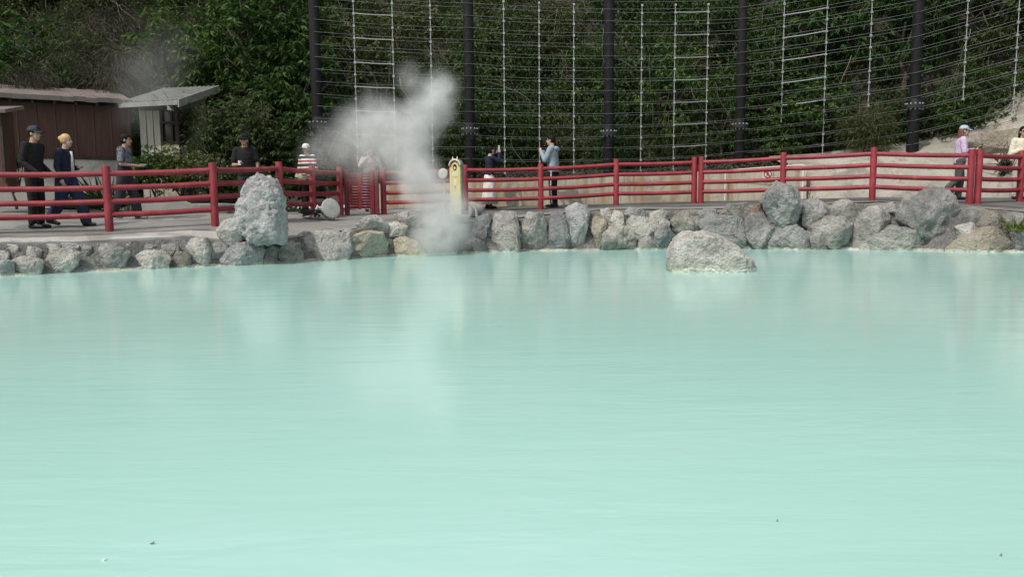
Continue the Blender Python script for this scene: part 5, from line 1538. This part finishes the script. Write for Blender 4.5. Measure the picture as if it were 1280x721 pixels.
hd = MB().ball((-.085, 0, 1.425), (.055, .14, .07), 14, 10, Matrix.Rotation(.5, 3, 'Y')); link('hood', hd.mesh('hood', cloth('hood_cloth', (.26, .33, .38)), True), r8)
held(r8, 'phone', J8['wrR'] + Vector((.08, .06, .05)), (.012, .15, .075), M['phone'], 'phone held up by the man in the hoodie', 'phone')
r9, J9, k9 = person('woman with long auburn hair, pale blue cap and lavender top walking right', 1197, 17.75, 1.60, -.3, cloth('lavender_top', (.56, .44, .60), var=.1), cloth('grey_green_trousers', (.085, .09, .08)),
       dict(wrR=(.27, -.06, 1.18), elR=(.03, -.23, 1.13), wrL=(.27, .06, 1.18), elL=(.03, .23, 1.13), kneeL=(.06, .09, .50), ankL=(.02, .09, .085), kneeR=(-.02, -.09, .50), ankR=(-.24, -.09, .28)),
       hair=('long', 'hair_auburn'), hat=cloth('pale_blue_cap', (.38, .48, .52)), female=True, wide=1.12, tone=(.5, .33, .26), legw=1.15)
r10, J10, k10 = person('woman with long black hair, sunglasses and a cream blouse at the right edge', 1273, 18.1, 1.60, -1.75, cloth('cream_blouse', (.68, .62, .50), var=.08), cloth('cream_trousers', (.5, .47, .40)),
       dict(wrR=(.22, -.04, 1.20), elR=(.02, -.25, 1.10), wrL=(.24, .02, 1.30), elL=(.06, .25, 1.12)), hair=('long', 'hair_black'), female=True, wide=1.1, tone=(.5, .33, .26), glasses=True)
stp = MB().tube([(.12, .14, 1.44), (.15, 0, 1.2), (.13, -.19, .95), (.05, -.24, .72)], .012, 6); link('bag_strap', stp.mesh('bag_strap', M['black']), r10)

# ------------------------------------------------------------------ steam
def steam(name, label, puffs, density, box, seed, warp=.5):
    m = bpy.data.materials.new('steam'); m.use_nodes = True; nt = m.node_tree; nt.nodes.clear()
    out = nt.nodes.new('ShaderNodeOutputMaterial'); pv = nt.nodes.new('ShaderNodeVolumePrincipled')
    pv.inputs['Color'].default_value = (.99, .99, .985, 1); pv.inputs['Anisotropy'].default_value = 0.0
    nt.links.new(pv.outputs[0], out.inputs['Volume'])
    pos = nt.nodes.new('ShaderNodeNewGeometry').outputs['Position']
    nz = nt.nodes.new('ShaderNodeTexNoise'); nz.inputs['Scale'].default_value = 1.6; nz.inputs['Detail'].default_value = 3; nt.links.new(pos, nz.inputs['Vector'])
    sub = nt.nodes.new('ShaderNodeVectorMath'); sub.operation = 'SUBTRACT'; nt.links.new(nz.outputs['Color'], sub.inputs[0]); sub.inputs[1].default_value = (.5, .5, .5)
    scl = nt.nodes.new('ShaderNodeVectorMath'); scl.operation = 'SCALE'; nt.links.new(sub.outputs[0], scl.inputs[0]); scl.inputs['Scale'].default_value = warp
    ad = nt.nodes.new('ShaderNodeVectorMath'); ad.operation = 'ADD'; nt.links.new(pos, ad.inputs[0]); nt.links.new(scl.outputs[0], ad.inputs[1])
    tot = None
    for c, r, s in puffs:
        dn = nt.nodes.new('ShaderNodeVectorMath'); dn.operation = 'DISTANCE'; nt.links.new(ad.outputs[0], dn.inputs[0]); dn.inputs[1].default_value = c
        mr = nt.nodes.new('ShaderNodeMapRange'); mr.interpolation_type = 'SMOOTHSTEP'; nt.links.new(dn.outputs['Value'], mr.inputs[0])
        mr.inputs[1].default_value = 0; mr.inputs[2].default_value = r; mr.inputs[3].default_value = s; mr.inputs[4].default_value = 0
        tot = mr.outputs[0] if tot is None else math_n(nt, 'ADD', tot, mr.outputs[0])
    f = noise_tex(nt, 2.6, 6, .68, ad.outputs[0], .4)
    f = ramp(nt, f, [(.30, (.14, .14, .14)), (.50, (.5, .5, .5)), (.70, (1.1, 1.1, 1.1))])
    d = math_n(nt, 'MULTIPLY', math_n(nt, 'MULTIPLY', tot, f), density)
    nt.links.new(d, pv.inputs['Density'])
    mb = MB().box(((box[0] + box[3]) / 2, (box[1] + box[4]) / 2, (box[2] + box[5]) / 2), (box[3] - box[0], box[4] - box[1], box[5] - box[2]))
    o = mb.build(name, m); tag(o, label, kind='stuff')
    return o
def puff(px, py, Y, rpx, s): return (tuple(at(px, py, Y)), rpx * Y / 1000, s)
SY = 15.6
puffs = [puff(546, 312, 15.4, 36, 1.0), puff(556, 290, 15.5, 38, 1.0), puff(540, 284, 15.6, 38, 1.0), puff(562, 268, 15.7, 34, .9), puff(545, 258, 15.7, 38, 1.15), puff(533, 238, 15.8, 38, 1.2), puff(522, 218, 15.9, 40, 1.1), puff(552, 238, 15.9, 26, .6),
         puff(512, 202, 16.0, 44, .95), puff(500, 185, 16.2, 46, .9), puff(478, 168, 16.3, 50, .85), puff(450, 165, 16.4, 46, .6), puff(425, 178, 16.5, 40, .42), puff(520, 160, 16.2, 46, .9),
         puff(538, 132, 16.1, 40, 1.0), puff(548, 110, 16.1, 32, 1.0), puff(515, 98, 16.1, 28, .55), puff(470, 140, 16.3, 36, .6), puff(400, 195, 16.6, 40, .25), puff(576, 288, 15.5, 30, .6), puff(574, 255, 16.2, 26, .6), puff(522, 302, 15.4, 28, .5), puff(455, 200, 16.4, 42, .4)]
xs_ = [c[0] for c, r, s in puffs]
steam('steam', 'white column of steam rising from the pond edge', puffs, 3.3, (-4.9, 14.1, .01, -.45, 17.6, 4.0), 1)
puffs2 = [puff(185, 100, 19.3, 60, .5), puff(170, 140, 19.2, 40, .4), puff(210, 60, 19.6, 50, .25)]
p0 = at(120, 170, 19); p1 = at(270, 0, 19.5)
steam('steam', 'faint wisp of steam above the hut roof', puffs2, .5, (p0.x - .3, 18.3, p0.z, p1.x, 20.3, p1.z), 2)
for o in list(bpy.data.objects):
    for k_ in ('_J', '_abs'):
        if k_ in o: del o[k_]
